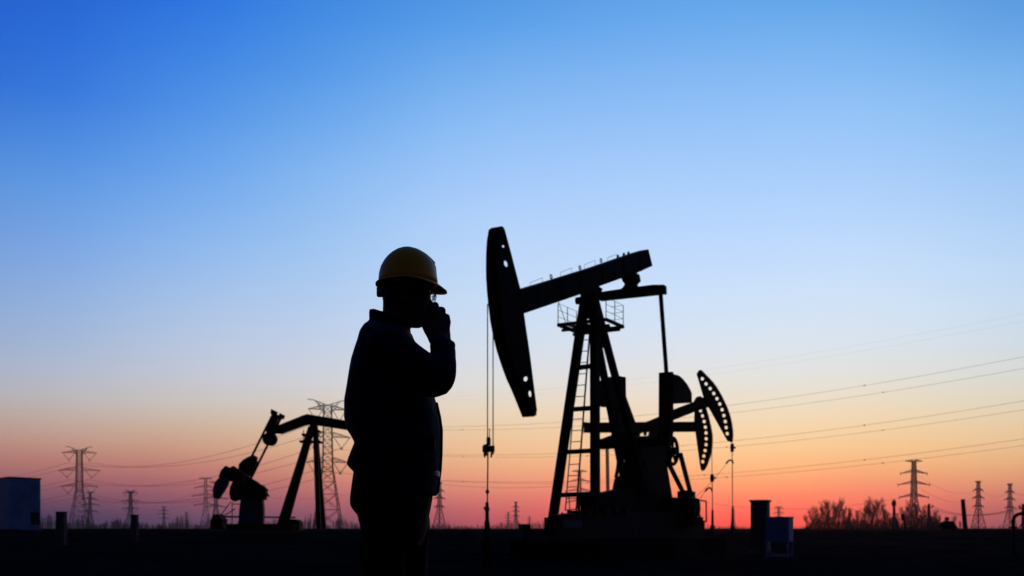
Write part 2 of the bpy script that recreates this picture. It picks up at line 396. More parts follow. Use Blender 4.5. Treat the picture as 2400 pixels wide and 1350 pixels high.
# equalizer, tail bearing, pitmans
EU = 2.3
e1, e2, e3, e4 = pu(1403, 684.5, EU), pu(1555.5, 667, EU), pu(1556.5, 686.5, EU), pu(1403, 703, EU)
MB().prism([e1, pu(1475, 674, EU), pu(1530, 667.2, EU), e2, e3, e4], [], OU * .2).build('equalizer_beam', 'steel', PJ)
q = MB()
q.prism([pu(x, y, 2.2) for x, y in ((1455, 648), (1487, 637), (1490, 653), (1486, 656), (1482, 662), (1488, 668), (1497, 676), (1450, 681), (1459, 674), (1464, 666), (1458, 658))], [[pu(x, y, 2.2) for x, y in oval(1469, 672, 2.2, 2)]], OU * .35)
q.build('tail_bearing', 'steel', PJ)
for k in range(7): MB().disc(pu(1466 + k * 5.5, 697 - k * .8, EU + .05), (0, 0, 1), .025, .06, 6).build('bolt', 'steel', PJ)
pn_t, pn_b = pv(1548, 684, .90), pv(1562, 876, .90)
MB().bar(pn_t, pn_b, .085, .085, OV).build('pitman_arm', 'steel', PJ)
MB().bar(pn_t - OV * 1.80, pn_b - OV * 1.80, .085, .085, OV).build('pitman_arm', 'steel', PJ)
# near crank and counterweight
CR = MB().build('crank', 'steel', PJ, label='near crank with quarter round counterweight')
q = MB(); plate('', [(1573, 871), (1578.5, 872), (1578.5, 1015), (1572, 1045), (1566, 1045), (1572.5, 1000)], 1.08, .34, mb=q); q.build('crank_arm', 'steel', CR)
q = MB(); plate('', [(1577, 876), (1583, 878), (1592, 880), (1601, 888), (1610, 899), (1617, 911), (1621.5, 921), (1622, 944), (1580, 946)], 1.12, .30, mb=q); q.build('counterweight', 'steel', CR)
# far crank
CF = MB().build('crank', 'steel', PJ, label='far crank with counterweight')
q = MB(); plate('', [(1467, 884), (1467.5, 934), (1471, 950), (1441, 953), (1416, 948), (1413, 940), (1413, 918), (1416, 912), (1430, 893), (1441, 884), (1452, 881)], -.80, .34, mb=q); q.build('counterweight', 'steel', CF)
q = MB(); plate('', [(1466, 925), (1491, 993), (1498, 1042), (1462, 1047), (1449, 1015), (1450, 978), (1440, 948)], -.84, .18, mb=q); q.build('crank_arm', 'steel', CF)
# gear reducer
GB = MB().build('gear_reducer', 'steel', PJ)
q = MB(); plate('', [(1513, 1024), (1523, 1021), (1533, 1023), (1540, 1032), (1566, 1036), (1566, 1082), (1512, 1082), (1505, 1080), (1502, 1048)], .3, .5, mb=q)
q.build('housing', 'steel', GB)
shaft_c = pv(1560, 1035, .9)
MB().disc(UV((shaft_c - OO).dot(OU), 0, shaft_c.z), OV, .13, 2.1, 16).build('crank_shaft', 'steel', GB)
q = MB(); plate('', [(1474, 1012), (1484, 1006), (1500, 1004), (1502, 1078), (1471, 1078), (1469, 1045)], -.2, .3, mb=q); q.build('bearing_cover', 'steel', GB)
for (x, y) in ((1490, 1018), (1512, 1016), (1546, 1030)): MB().disc(pv(x, y, .3), (0, 0, 1), .045, .1, 8).build('breather_cap', 'steel', GB)
# drive sheave wheel
WC = pv(1577, 1057, 1.0); q = MB(); r0 = .345
q.tube([WC + OU * (r0 * math.cos(t)) + V((0, 0, r0 * math.sin(t))) for t in [2 * math.pi * i / 36 for i in range(36)]], .047, 8, True)
wh = q.build('drive_wheel', 'steel', PJ)
for k in range(5):
    t = k * 2 * math.pi / 5 + .3; MB().bar(WC, WC + OU * (r0 * math.cos(t)) + V((0, 0, r0 * math.sin(t))), .05, .07).build('spoke', 'steel', wh)
MB().disc(WC, OV, .10, .2, 14).build('hub', 'steel', wh)
# belts to the motor
for a, b in (((1594, 1062), (1620, 1162)), ((1563, 1078), (1603, 1158))):
    MB().bar(pv(a[0], a[1], 1.0), pv(b[0], b[1], 1.0), .12, .045, OV).build('drive_belt', 'steel', PJ)
# reducer pedestal and base
q = MB(); plate('', [(1512, 1080), (1562, 1080), (1576, 1165), (1578, 1240), (1498, 1240), (1498, 1165), (1503, 1120), (1511, 1100)], .35, .6, mb=q)
q.build('pedestal', 'steel', PJ)
q = MB(); plate('', [(1464, 1122), (1476, 1114), (1498, 1100), (1506, 1240), (1457, 1240), (1459, 1147)], -.3, .3, mb=q); q.build('brake_housing', 'steel', PJ)
q = MB(); plate('', [(1424, 1154), (1455, 1147), (1496, 1147), (1496, 1245), (1383, 1245), (1383, 1161)], .3, .25, mb=q); q.build('belt_guard', 'steel', PJ)
q = MB(); plate('', [(1310, 1207), (1350, 1202), (1620, 1200), (1640, 1218), (1652, 1222), (1652, 1262), (1308, 1262)], .75, .2, mb=q)
plate('', [(1300, 1212), (1600, 1200), (1600, 1250), (1300, 1250)], -.6, .2, mb=q)
q.build('base_skid', 'rust', PJ)
cb = thing('concrete_footing', (OO.x, OO.y, 0), 'long low concrete footing under the nearest pumpjack', 'footing')
q = MB(); q.box(UV(2.2, .1, .22), (8.6, 2.3, .5), OU, OV); q.build('footing_slab', 'soil', cb)
MB().box(pv(1341, 1228, .85), (.9, .03, .16), OU, OV).build('side_panel', 'bluedark', PJ)
# motor, control boxes and clutter at the tail of the skid
MT = MB().build('motor', 'steel', PJ)
q = MB(); c = pv(1606, 1190, .8); q.disc(c, OV, .26, .7, 18); q.box(c - V((0, 0, .3)), (.7, .6, .08), OU, OV); q.box(c + OU * .1 + V((0, 0, -.42)), (.7, .7, .2), OU, OV)
q.build('motor_body', 'steel', MT)
for k in range(7): MB().disc(c + OV * (-.27 + k * .09), OV, .285, .02, 18).build('cooling_fin', 'steel', MT)
MB().disc(pv(1611, 1160, 1.0), OV, .13, .14, 16).build('pulley', 'steel', MT)
q = MB(); plate('', [(1599.5, 1151), (1630, 1152), (1629, 1176), (1600, 1176)], .7, .15, mb=q); q.build('junction_box', 'bluedark', MT)
q = MB(); plate('', [(1572, 1165), (1600, 1167), (1600, 1222), (1572, 1222)], .55, .3, mb=q); q.build('brake_cover', 'steel', MT)
for (x0, y0, x1, y1, r) in ((1625, 1176, 1632, 1190, .05), (1632, 1190, 1622, 1204, .045), (1622, 1204, 1626, 1222, .05), (1604, 1210, 1612, 1222, .04), (1612, 1196, 1628, 1192, .05)):
    MB().tube([pv(x0, y0, .8), pv(x1, y1, .8)], r, 7).build('pipe_stub', 'steel', MT)
GR = MB().build('guard_rail', 'steel', PJ)
MB().tube([pv(1629, 1171, .8), pv(1655, 1174.5, .8), pv(1655.5, 1224, .8)], .022, 6).build('rail_frame', 'steel', GR)
MB().tube([pv(1629, 1171, .8), pv(1630, 1224, .8)], .022, 6).build('rail_post', 'steel', GR)
MB().tube([pv(1630, 1220, .8), pv(1655, 1222, .8)], .02, 6).build('rail_frame', 'steel', GR)
for i, (x, y, wd, hg) in enumerate(((1376, 1203, .22, .16), (1392, 1198, .14, .22), (1418, 1199, .30, .14), (1440, 1196, .18, .24), (1466, 1199, .26, .18), (1593, 1203, .16, .14), (1640, 1216, .14, .10))):
    q = MB(); c = pv(x, y, .72); q.box(c, (wd, .16, hg), OU, OV); q.tube([c + V((0, 0, hg / 2 - .01)), c + V((0, 0, hg / 2 + .07))], .035, 8); q.build('fitting_box', 'rust', PJ)
# small gear at the foot of the ladder
q = MB()
for (x0, y0, x1, y1, r) in ((1333, 1160, 1336, 1198, .012), (1356, 1162, 1357, 1200, .03), (1361, 1166, 1358, 1184, .025), (1330, 1199, 1362, 1201, .035), (1345, 1202, 1345, 1210, .05), (1316, 1203, 1322, 1207, .03)):
    q.tube([pu(x0, y0, -.9), pu(x1, y1, -.9)], r, 6)
q.build('valve_fitting', 'steel', PJ)
for (x0, y0, x1, y1) in ((1449.5, 1078, 1441, 1119),): MB().tube([pv(x0, y0, 0), pv(x1, y1, 0)], .02, 6).build('brake_rod', 'steel', PJ)
# bridle cables, carrier bar, polished rod
YC = 19.75
for x, y0 in ((1142.6, 712), (1155.6, 780)):
    MB().tube([W(x, y0, YC), W(x, 1046, YC)], .011, 6).build('bridle_cable', 'cable', PJ)
CB = MB().build('carrier_bar', 'steel', PJ)
q = MB()
q.box(W(1145, 1052, YC), (.24, .16, .12)); q.box(W(1137.5, 1055, YC), (.07, .14, .22)); q.box(W(1154, 1056, YC), (.06, .14, .14)); q.box(W(1145, 1034, YC), (.07, .09, .16))
q.tube([W(1136, 1062, YC), W(1136, 1072, YC)], .018, 6); q.tube([W(1151.5, 1062, YC), W(1151.5, 1072, YC)], .018, 6)
q.build('clamp_block', 'steel', CB)
for k in range(3): MB().disc(W(1145 + .01, 1030 + k * 5, YC), (0, 0, 1), .05, .018, 10).build('load_washer', 'steel', CB)
MB().tube([W(1147.6, 1004, YC), W(1147, 1028, YC)], .008, 6).build('indicator_rod', 'steel', CB)
MB().tube([W(1144, 1024, YC), W(1142, 1200, YC)], .014, 8).build('polished_rod', 'cable', PJ)
MB().tube([W(1142.4, 1147, YC), W(1142.3, 1150, YC), W(1142.3, 1155, YC), W(1142.2, 1158, YC)], [.012, .036, .036, .012], 10).build('rod_clamp', 'steel', PJ)
WH = thing('wellhead', (W(1141.5, 1238, YC).x, YC, 0), 'slim wellhead with stuffing box under the carrier bar of the nearest pumpjack', 'wellhead')
cx = W(1141.5, 1238, YC).x
q = MB(); z = lambda py: CAMH - (py - 1238) / FPX * YC
q.tube([(cx, YC, z(1177)), (cx, YC, z(1180)), (cx, YC, z(1188)), (cx, YC, z(1190)), (cx, YC, z(1196)), (cx, YC, z(1199)), (cx, YC, z(1222)), (cx, YC, z(1224)), (cx, YC, .45)], [.025, .034, .034, .05, .05, .036, .042, .055, .055], 12)
q.build('stuffing_box', 'steel', WH)
q = MB(); q.disc((cx, YC, .5), (0, 0, 1), .16, .06, 16); q.disc((cx, YC, .42), (0, 0, 1), .16, .06, 16); q.tube([(cx, YC, .4), (cx, YC, 0)], .11, 12); q.tube([(cx - .35, YC, .25), (cx + .5, YC, .25), (cx + .6, YC, 0)], .045, 8)
q.build('casing_head', 'rust', WH)
q = MB(); q.tube([(cx, YC, z(1190)), (cx - .06, YC, z(1190))], .015, 6); q.disc((cx - .06, YC, z(1190)), (1, 0, 0), .03, .015, 10); q.build('grease_valve', 'steel', WH)

# ------------------------------------------------------------------ side-on pumpjacks (right pair)
def side_pump(Y, label, beam_pts, head_pts, front_n, holes, pivot, feet, pit, carrier, rod_x, tail=None, extra=()):
    base = W(pivot[0], 1238, Y); t = thing('pumpjack', (base.x, Y, .45), label, 'pumpjack', 'pumpjacks standing behind the nearest one')
    def pr(pts, th, holes=(), dy=0): return MB().prism([W(x, y, Y) + V((0, dy - th / 2, 0)) for x, y in pts], [[W(x, y, Y) + V((0, dy - th / 2, 0)) for x, y in h] for h in holes], (0, th, 0))
    pr(beam_pts, .35).build('walking_beam', 'rust', t)
    h = pr(head_pts, .10, [oval(x, y, 4.0, 4.3) for x, y in holes]).build('horse_head', 'rust', t)
    q = MB(); fr = [W(x, y, Y) for x, y in head_pts[:front_n]]
    for a, b in zip(fr, fr[1:]): q.bar(a, b, .45, .035, (0, 1, 0))
    q.build('curved_face', 'rust', h)
    for (fx, fy) in feet:
        for s in (-1, 1): MB().bar(W(pivot[0], pivot[1], Y) + V((0, s * .2, 0)), W(fx, fy, Y) + V((0, s * .8, 0)), .2).build('leg', 'rust', t)
    for (fa, fb) in (((feet[0][0] * .6 + pivot[0] * .4), (feet[1][0] * .6 + pivot[0] * .4)),):
        yy = pivot[1] * .4 + 1240 * .6; MB().bar(W(fa, yy, Y), W(fb, yy, Y), .12).build('cross_bar', 'rust', t)
    for a, b in pit:
        for s in (-1, 1): MB().tube([W(a[0] + s * 5, a[1], Y) + V((0, s * .7, 0)), W(b[0] + s * 5, b[1], Y) + V((0, s * .7, 0))], .045, 6).build('pitman_arm', 'rust', t)
    if tail: pr(tail, 1.0).build('equalizer', 'rust', t)
    gx = (feet[0][0]) ; q = MB(); c = W(gx - 15, 1205, Y); q.box(c, (1.4, 1.2, 1.2)); q.build('gear_reducer', 'rust', t)
    q = MB(); q.box(W(gx + 20, 1236, Y) , (4.5, 1.6, .35)); q.build('base_skid', 'rust', t)
    x, y0, y1 = carrier; top = head_pts[front_n - 1]
    MB().tube([W(rod_x, top[1] if top[0] > rod_x - 6 else y0 - 80, Y), W(rod_x + .5, y0, Y)], .017, 5).build('bridle_cable', 'cable', t)
    q = MB(); q.box(W(x, (y0 + y1) / 2, Y), (.15, .2, (y1 - y0) / FPX * Y)); q.box(W(x + 2, (y0 + y1) / 2, Y), (.28, .12, .09)); q.build('carrier_bar', 'rust', t)
    MB().tube([W(x, y1 - 3, Y), W(x + 1, 1200, Y)], .024, 5).build('polished_rod', 'cable', t)
    w = thing('wellhead', (W(x + 1, 1238, Y).x, Y, .45), extra[0], 'wellhead')
    wx = W(x + 1, 1238, Y).x; q = MB(); q.tube([(wx, Y, CAMH + (1238 - extra[1]) / FPX * Y), (wx, Y, .9), (wx, Y, .88), (wx, Y, .4)], [.05, .07, .12, .12], 8); q.build('stuffing_box', 'rust', w)
    q = MB(); ax, ay = extra[2]; q.tube([W(ax - 15, ay + 9, Y), W(ax - 12, ay + 4, Y), W(ax - 6, ay, Y), W(ax, ay + 3, Y), W(ax + 1, ay + 9, Y)], .05, 6); q.build('hose_hook', 'rust', w)
    return t
hA = [(1642, 938), (1647, 944), (1652, 956), (1658, 975), (1664, 1000), (1667.5, 1020), (1668, 1033), (1667, 1051), (1663.5, 1069), (1655, 1092), (1650, 1101), (1647, 1103), (1643, 1101), (1641, 1092), (1630, 1012), (1627, 986), (1628, 960), (1634, 940)]
holesA = [(1360 + x / 5.19, 840 + y / 5.19) for x, y in ((1462, 635), (1487, 700), (1507, 768), (1522, 837), (1530, 907), (1532, 977), (1530, 1048), (1518, 1120), (1503, 1188), (1490, 1256))]
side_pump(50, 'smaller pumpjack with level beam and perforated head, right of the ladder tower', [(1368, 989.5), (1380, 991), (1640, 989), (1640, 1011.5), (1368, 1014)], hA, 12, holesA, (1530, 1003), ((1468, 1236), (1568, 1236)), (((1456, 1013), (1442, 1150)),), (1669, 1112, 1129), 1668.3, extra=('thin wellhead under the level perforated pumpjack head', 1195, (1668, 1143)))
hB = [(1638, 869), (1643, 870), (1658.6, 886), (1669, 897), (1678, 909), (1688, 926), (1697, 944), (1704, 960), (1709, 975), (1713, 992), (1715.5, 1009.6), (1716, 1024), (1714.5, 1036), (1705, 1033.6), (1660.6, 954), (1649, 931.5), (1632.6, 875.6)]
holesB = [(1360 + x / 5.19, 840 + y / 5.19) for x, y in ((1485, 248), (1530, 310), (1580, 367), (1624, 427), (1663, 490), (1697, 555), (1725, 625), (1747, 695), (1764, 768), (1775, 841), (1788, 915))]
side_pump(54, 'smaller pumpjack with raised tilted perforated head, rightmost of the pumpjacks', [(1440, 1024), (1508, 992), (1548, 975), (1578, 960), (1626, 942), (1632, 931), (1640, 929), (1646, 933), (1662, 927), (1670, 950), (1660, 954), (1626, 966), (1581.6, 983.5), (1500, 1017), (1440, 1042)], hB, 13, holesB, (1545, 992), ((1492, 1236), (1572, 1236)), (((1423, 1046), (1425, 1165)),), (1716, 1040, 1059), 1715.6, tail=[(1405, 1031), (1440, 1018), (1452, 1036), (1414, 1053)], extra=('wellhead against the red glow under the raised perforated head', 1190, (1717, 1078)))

# ------------------------------------------------------------------ left pumpjack
Y = 45.0
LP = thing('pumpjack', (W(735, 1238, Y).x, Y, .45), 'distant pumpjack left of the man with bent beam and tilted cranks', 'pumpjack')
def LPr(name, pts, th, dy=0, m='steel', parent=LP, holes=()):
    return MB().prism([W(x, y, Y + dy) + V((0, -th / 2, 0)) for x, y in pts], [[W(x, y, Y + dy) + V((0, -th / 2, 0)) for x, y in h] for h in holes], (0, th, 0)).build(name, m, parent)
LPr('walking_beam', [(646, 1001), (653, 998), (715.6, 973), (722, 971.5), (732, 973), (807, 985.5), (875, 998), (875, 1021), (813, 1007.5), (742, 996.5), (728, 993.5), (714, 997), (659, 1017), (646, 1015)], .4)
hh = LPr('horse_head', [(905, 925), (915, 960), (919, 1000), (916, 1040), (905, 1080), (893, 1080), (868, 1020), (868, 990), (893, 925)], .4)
LPr('saddle_bearing', [(727, 990), (743, 990), (743, 1012), (748, 1020), (722, 1020), (729, 1008)], .5)
for s in (-1, 1):
    MB().bar(W(731, 1002, Y + s * .15), W(660 - s * 5.5, 1240, Y + s * .8), .25, .25).build('leg', 'steel', LP)
    MB().bar(W(739, 1002, Y + s * .15), W(753 + s * 6, 1238, Y + s * .9), .20).build('leg', 'steel', LP)
for (x0, x1, y, w) in ((705, 753, 1035.5, .1), (710, 722, 1019.5, .1), (738, 750, 1010, .08)): MB().bar(W(x0, y, Y), W(x1, y + .8, Y), .6, w).build('platform_bar', 'steel', LP)
for x in (711, 722): MB().tube([W(x, 1035, Y), W(x + .5, 1008, Y)], .02, 5).build('rail_post', 'steel', LP)
LPr('equalizer', [(637, 959), (649.5, 965), (648, 970), (655, 974), (657, 968.5), (667, 973.5), (663, 982.5), (655, 980), (650, 985), (649, 995), (655, 1003), (650, 1015), (644, 1017), (626, 1015), (624.5, 1008), (627, 998), (637, 984), (642, 976), (635.5, 970)], .3)
MB().disc(W(633, 1029.5, Y), (.15, 1, 0), 15.3 / FPX * Y, .35, 28).build('tail_weight', 'steel', LP)
MB().tube([W(640, 970, Y + .5), W(588, 1074, Y + .5)], .055, 6).build('pitman_arm', 'steel', LP)
MB().tube([W(660, 977, Y - .5), W(586, 1126, Y - .5)], .055, 6).build('pitman_arm', 'steel', LP)
LPr('crank_arm', [(545, 1125), (600, 1075), (603, 1082), (592, 1110), (560, 1140)], .25, .8)
LPr('counterweight', [(589, 1069), (597, 1067.5), (602.5, 1072), (601, 1080), (596, 1088), (594, 1100), (586, 1108), (581, 1114), (572, 1118), (560, 1110), (562, 1088), (572, 1078), (582, 1072)], .35, .8)
LPr('crank_arm', [(520, 1108), (548, 1092), (575, 1112), (570, 1130), (535, 1128)], .25, -.6)
LPr('counterweight', [(530.5, 1092), (546, 1102), (542, 1124), (519, 1130), (515, 1117), (520, 1103)], .35, -.6, holes=[oval(530.5, 1106, 2.2, 2.2)])
LPr('counterweight', [(513, 1122), (525, 1119), (536, 1124), (534, 1136), (524, 1152), (512, 1169.5), (503, 1168), (500.5, 1152), (505, 1133)], .35, -.8, 'bluedark')
LPr('counterweight', [(548, 1128), (567, 1128), (566, 1162), (560, 1171), (551, 1175.5), (543, 1171), (539.5, 1158), (541, 1142)], .35, .3)
LPr('gear_reducer', [(556, 1112), (575, 1110), (588, 1121), (600, 1128), (609, 1135), (617, 1138), (622, 1144), (626, 1147), (624, 1153), (628, 1160), (630, 1164), (624, 1163), (622, 1168), (626, 1172), (618, 1170), (616, 1176), (560, 1172)], .5)
LPr('pedestal', [(566, 1168), (617, 1168), (619, 1195), (618, 1240), (560, 1240), (562, 1200)], .3, m='bluedark')
LPr('base_skid', [(524, 1209), (692, 1211), (692, 1214.5), (524, 1213)], .2, 1.5)
LPr('base_skid', [(545, 1228), (700, 1228), (700, 1243), (545, 1243)], 2)
LPr('motor', [(505, 1207), (517, 1205), (521, 1213), (528, 1218), (526, 1226), (532, 1240), (497, 1240), (500, 1220)], .8)
LPr('skid_box', [(676, 1216), (700, 1218), (706, 1224), (706, 1242), (676, 1242)], .8)
for p in ((517, 1208, 541, 1176), (523, 1210, 552, 1192), (543, 1181, 566, 1182)): MB().tube([W(p[0], p[1], Y), W(p[2], p[3], Y)], .022, 5).build('brake_rod', 'steel', LP)
for x in (544, 528): MB().tube([W(x, 1176 if x > 540 else 1212, Y), W(x, 1240, Y)], .02, 5).build('rail_post', 'steel', LP)
MB().tube([W(918, 1000, Y), W(918, 1200, Y)], .02, 5).build('bridle_cable', 'cable', LP)

# ------------------------------------------------------------------ cabinets, container, marker posts, pipes
def yawbox(mb, cx, cy, z0, z1, wx, wy, rz):
    u = V((math.cos(rz), math.sin(rz), 0)); w = V((-math.sin(rz), math.cos(rz), 0))
    mb.box((cx, cy, (z0 + z1) / 2), (wx, wy, z1 - z0), u, w); return u, w
# tall cabinet
Y = 30.; c = W(1782, 1238, Y); rz = math.radians(-24)
t = thing('electrical_cabinet', (c.x, Y, 0), 'tall dark cabinet with flat overhanging roof, right of the pumpjacks', 'cabinet')
q = MB(); u, w = yawbox(q, c.x, Y, .1, W(0, 1176.5, Y).z, .49, .48, -rz * -1); q.build('cabinet_body', 'bluedark', t)
q = MB(); yawbox(q, c.x, Y, W(0, 1176.5, Y).z, W(0, 1172, Y).z, .56, .56, rz); q.build('roof', 'bluedark', t)
q = MB(); q.box(V((c.x, Y, .95)) - w * .243, (.40, .012, 1.0), u, w); d = q.build('door', 'bluedark', t)
q = MB(); q.box(V((c.x, Y, 1.02)) - w * .256 + u * -.02, (.10, .015, .14), u, w); q.build('meter_window', 'hair', d)
q = MB(); yawbox(q, c.x, Y, -.05, .1, .6, .6, rz); q.build('plinth', 'concrete', t)
# cabinet on legs
Y = 26.; c = W(1827, 1238, Y); rz = math.radians(-30)
t = thing('electrical_cabinet', (c.x, Y, 0), 'pale blue box cabinet on thin legs in front of the tall cabinet', 'cabinet')
z0, z1 = W(0, 1269, Y).z, W(0, 1214, Y).z
q = MB(); u, w = yawbox(q, c.x, Y, z0, z1, .60, .46, rz); q.build('cabinet_body', 'bluebox', t)
q = MB(); yawbox(q, c.x, Y, z1, z1 + .03, .64, .50, rz); q.build('roof', 'bluebox', t)
q = MB(); q.box(V((c.x, Y, (z0 + z1) / 2)) - w * .233, (.52, .008, z1 - z0 - .08), u, w); d = q.build('door', 'bluebox', t)
q = MB(); q.box(V((c.x, Y, (z0 + z1) / 2)) - w * .245 + u * .2, (.03, .02, .10), u, w); q.build('handle', 'steel', d)
for a in (-1, 1):
    for b in (-1, 1): q = MB(); q.bar(V((c.x, Y, -.05)) + u * a * .28 + w * b * .21, V((c.x, Y, z0)) + u * a * .28 + w * b * .21, .045); q.build('leg', 'bluebox', t)
q = MB()
for b in (-1, 1): q.bar(V((c.x, Y, .04)) + u * -.28 + w * b * .21, V((c.x, Y, .04)) + u * .28 + w * b * .21, .04)
q.build('foot_frame', 'bluebox', t)
# container building on the left
Y = 62.; c0 = W(22, 1238, Y)
t = thing('site_cabin', (c0.x, Y, .4), 'pale blue windowless cabin with flat roof at the left edge of the photo', 'cabin')
ztop = W(0, 1120, Y).z
A = V((c0.x, Y, 0)); Bp = W(95, 1238, 64); B = V((Bp.x, Bp.y, 0)); dr = (B - A).normalized(); nrm = V((-dr.y, dr.x, 0)); Cc = A + V((-3.2, 3.6, 0))
dl = (Cc - A).normalized()
q = MB(); Ln = (B - A).length
def quadbox(mb, p, d1, l1, d2, l2, z0, z1):
    vs = [p, p + d1 * l1, p + d1 * l1 + d2 * l2, p + d2 * l2]; vs = [V((v.x, v.y, z0)) for v in vs] + [V((v.x, v.y, z1)) for v in vs]
    return mb.add(vs, [(3, 2, 1, 0), (4, 5, 6, 7), (0, 1, 5, 4), (1, 2, 6, 5), (2, 3, 7, 6), (3, 0, 4, 7)])
quadbox(q, A, dr, Ln, dl, 4.8, .3, ztop).build('wall', 'bluebox', t)
q = MB(); quadbox(q, A - dr * .06 - dl * .06, dr, Ln + .12, dl, 4.92, ztop, ztop + .08).build('roof', 'bluedark', t)
nf = V((dr.y, -dr.x, 0))
for i in range(12):
    p = A + dr * (Ln * (i + .5) / 12) + nf * .02; MB().box((p.x, p.y, (ztop + .45) / 2), (.05, .03, ztop - .5), dr, nf).build('wall_rib', 'bluebox', t)
p = A + dr * (Ln * .82) + nf * .04
wn = MB().box((p.x, p.y, W(0, 1215, 63.5).z), (.62, .05, .80), dr, nf).build('vent_opening', 'hair', t)
# marker posts
for x0, x1, x2, yt, Y, lab in ((131, 150, 157, 1199, 40, 'square concrete post near the pale blue cabin, its side lit orange'), (306, 319, 325, 1206, 42, 'square concrete post farther from the cabin, below the distant pylons')):
    c = W((x0 + x2) / 2, 1238, Y); t = thing('marker_post', (c.x, Y, .15), lab, 'post', 'square posts left of the distant pumpjack')
    wd = (x2 - x0) / FPX * Y * .74; zt = W(0, yt, Y).z
    q = MB(); yawbox(q, c.x, Y, .05, zt - .04, wd, wd * .8, math.radians(-4)); q.build('post_shaft', 'concrete', t)
    q = MB(); yawbox(q, c.x, Y, zt - .04, zt, wd * 1.1, wd * .9, math.radians(-4)); q.build('post_cap', 'concrete', t)
# small box right of the wellhead
Y = 27.; c = W(1229, 1238, Y); t = thing('meter_box', (c.x, Y, 0), 'small low meter box on a stand between the wellhead and the ladder tower', 'box')
q = MB(); yawbox(q, c.x, Y, .50, W(0, 1228, Y).z, .24, .22, .5); q.build('box_body', 'bluedark', t); q = MB(); q.bar((c.x, Y, 0), (c.x, Y, .5), .08); q.build('stand', 'steel', t)
# thick pipe arch at the right edge, valve manifold, sign, hose
Y = 30.
t = thing('pipe_arch', (W(2378, 1238, Y).x, Y, 0), 'thick dark pipe bending over at the right edge of the photo', 'pipe')
pts = [W(2376, 1300, Y), W(2376, 1240, Y), W(2374, 1222, Y), W(2377, 1212, Y), W(2384, 1206, Y), W(2394, 1203.5, Y), W(2408, 1203, Y), W(2420, 1205, Y), W(2430, 1214, Y), W(2433, 1230, Y), W(2433, 1300, Y)]
MB().tube(pts, .052, 12).build('pipe_bend', 'steel', t, True)
MB().tube([W(2388, 1238, Y), W(2402, 1218, Y)], .018, 6).build('brace_rod', 'steel', t)
MB().disc(W(2376, 1236, Y), (0, 0, 1), .10, .05, 14).build('flange', 'steel', t)
Y = 48.; c = W(2218, 1238, Y); t = thing('valve_manifold', (c.x, Y, .4), 'squat dark valve assembly silhouetted left of the leaning pole', 'valve')
q = MB(); q.tube([W(2205, 1236, Y), W(2214, 1228, Y), W(2230, 1228, Y), W(2238, 1240, Y)], .16, 8); q.box(W(2222, 1232, Y), (.45, .4, .35)); q.build('valve_body', 'steel', t)
q = MB(); q.tube([W(2219.5, 1230, Y), W(2219.5, 1213, Y)], .045, 8); q.disc(W(2219.5, 1216, Y), (0, 0, 1), .10, .14, 12); q.build('valve_stem', 'steel', t)
q = MB(); q.tube([W(2208, 1229, Y), W(2208, 1223, Y)], .05, 8); q.disc(W(2208, 1226, Y), (0, 0, 1), .12, .05, 12); q.build('hand_wheel', 'steel', t)
Y = 55.; c = W(2117, 1238, Y); t = thing('sign', (c.x, Y, .4), 'small dark plate sign on a thin post in front of the bare trees', 'sign')
q = MB(); q.prism([W(2111, 1205, Y), W(2119, 1205, Y), W(2121, 1220, Y), W(2114, 1221, Y)], [], (0, .04, 0)); q.build('sign_plate', 'steel', t)
q = MB(); q.tube([W(2119, 1220, Y), W(2121, 1241, Y)], .03, 6); q.build('sign_post', 'steel', t)
Y = 16.8; t = thing('buried_pipe', (W(1920, 1238, Y).x, Y, 0), 'grey pipe bend half sunk in the ground at the bottom right', 'pipe')
MB().tube([W(1872, 1356, Y) + V((0, -.1, 0)), W(1890, 1349, Y), W(1910, 1345.5, Y), W(1935, 1344.5, Y), W(1958, 1348, Y), W(1975, 1356, Y) + V((0, .1, 0))], .02, 8).build('pipe_curve', 'galv', t, True)

# ------------------------------------------------------------------ utility poles
def pole(px, ytop, Y, r, label, cross=None, lean=0, kinds='pole'):
    b = W(px, 1238, Y); t = thing('utility_pole', (b.x, Y, .4), label, 'pole', 'utility poles at the right')
    zt = W(0, ytop, Y).z; top = V((b.x - lean, Y, zt))
    MB().tube([V((b.x, Y, .2)), top], [r * 1.2, r], 8).build('pole_shaft', 'wood', t)
    if cross:
        w_ = cross / FPX * Y; q = MB(); q.bar(top + V((-w_, 0, -.5)), top + V((w_, 0, -.5)), .14); q.build('crossarm', 'wood', t)
        for k in (-1, 0, 1): MB().disc(top + V((k * w_ * .9, 0, -.3)), (0, 0, 1), .09, .3, 8).build('insulator', 'insul', t)
    return top
pole(2095.5, 1171, 150, .20, 'thin pole with a small box near its top, among the bare trees')
b = W(2095, 1180, 150)
pt = bpy.data.objects[[o.name for o in bpy.data.objects if o.name.startswith('utility_pole')][-1]]
MB().box(b, (.5, .5, .7)).build('transformer_box', 'steel', pt)
pA = pole(2177, 1181, 160, .22, 'T shaped pole with a crossarm right of the tall pylon', 10)
pole(2264, 1170, 62, .13, 'leaning bare pole between the tall pylon and the far twin pylons', None, .2)
pB = pole(2398, 1181, 120, .17, 'pole at the right edge above the pipe bend', 9)
pC = pole(1990, 1190, 260, .2, 'distant pole half hidden in the bare trees', 7)
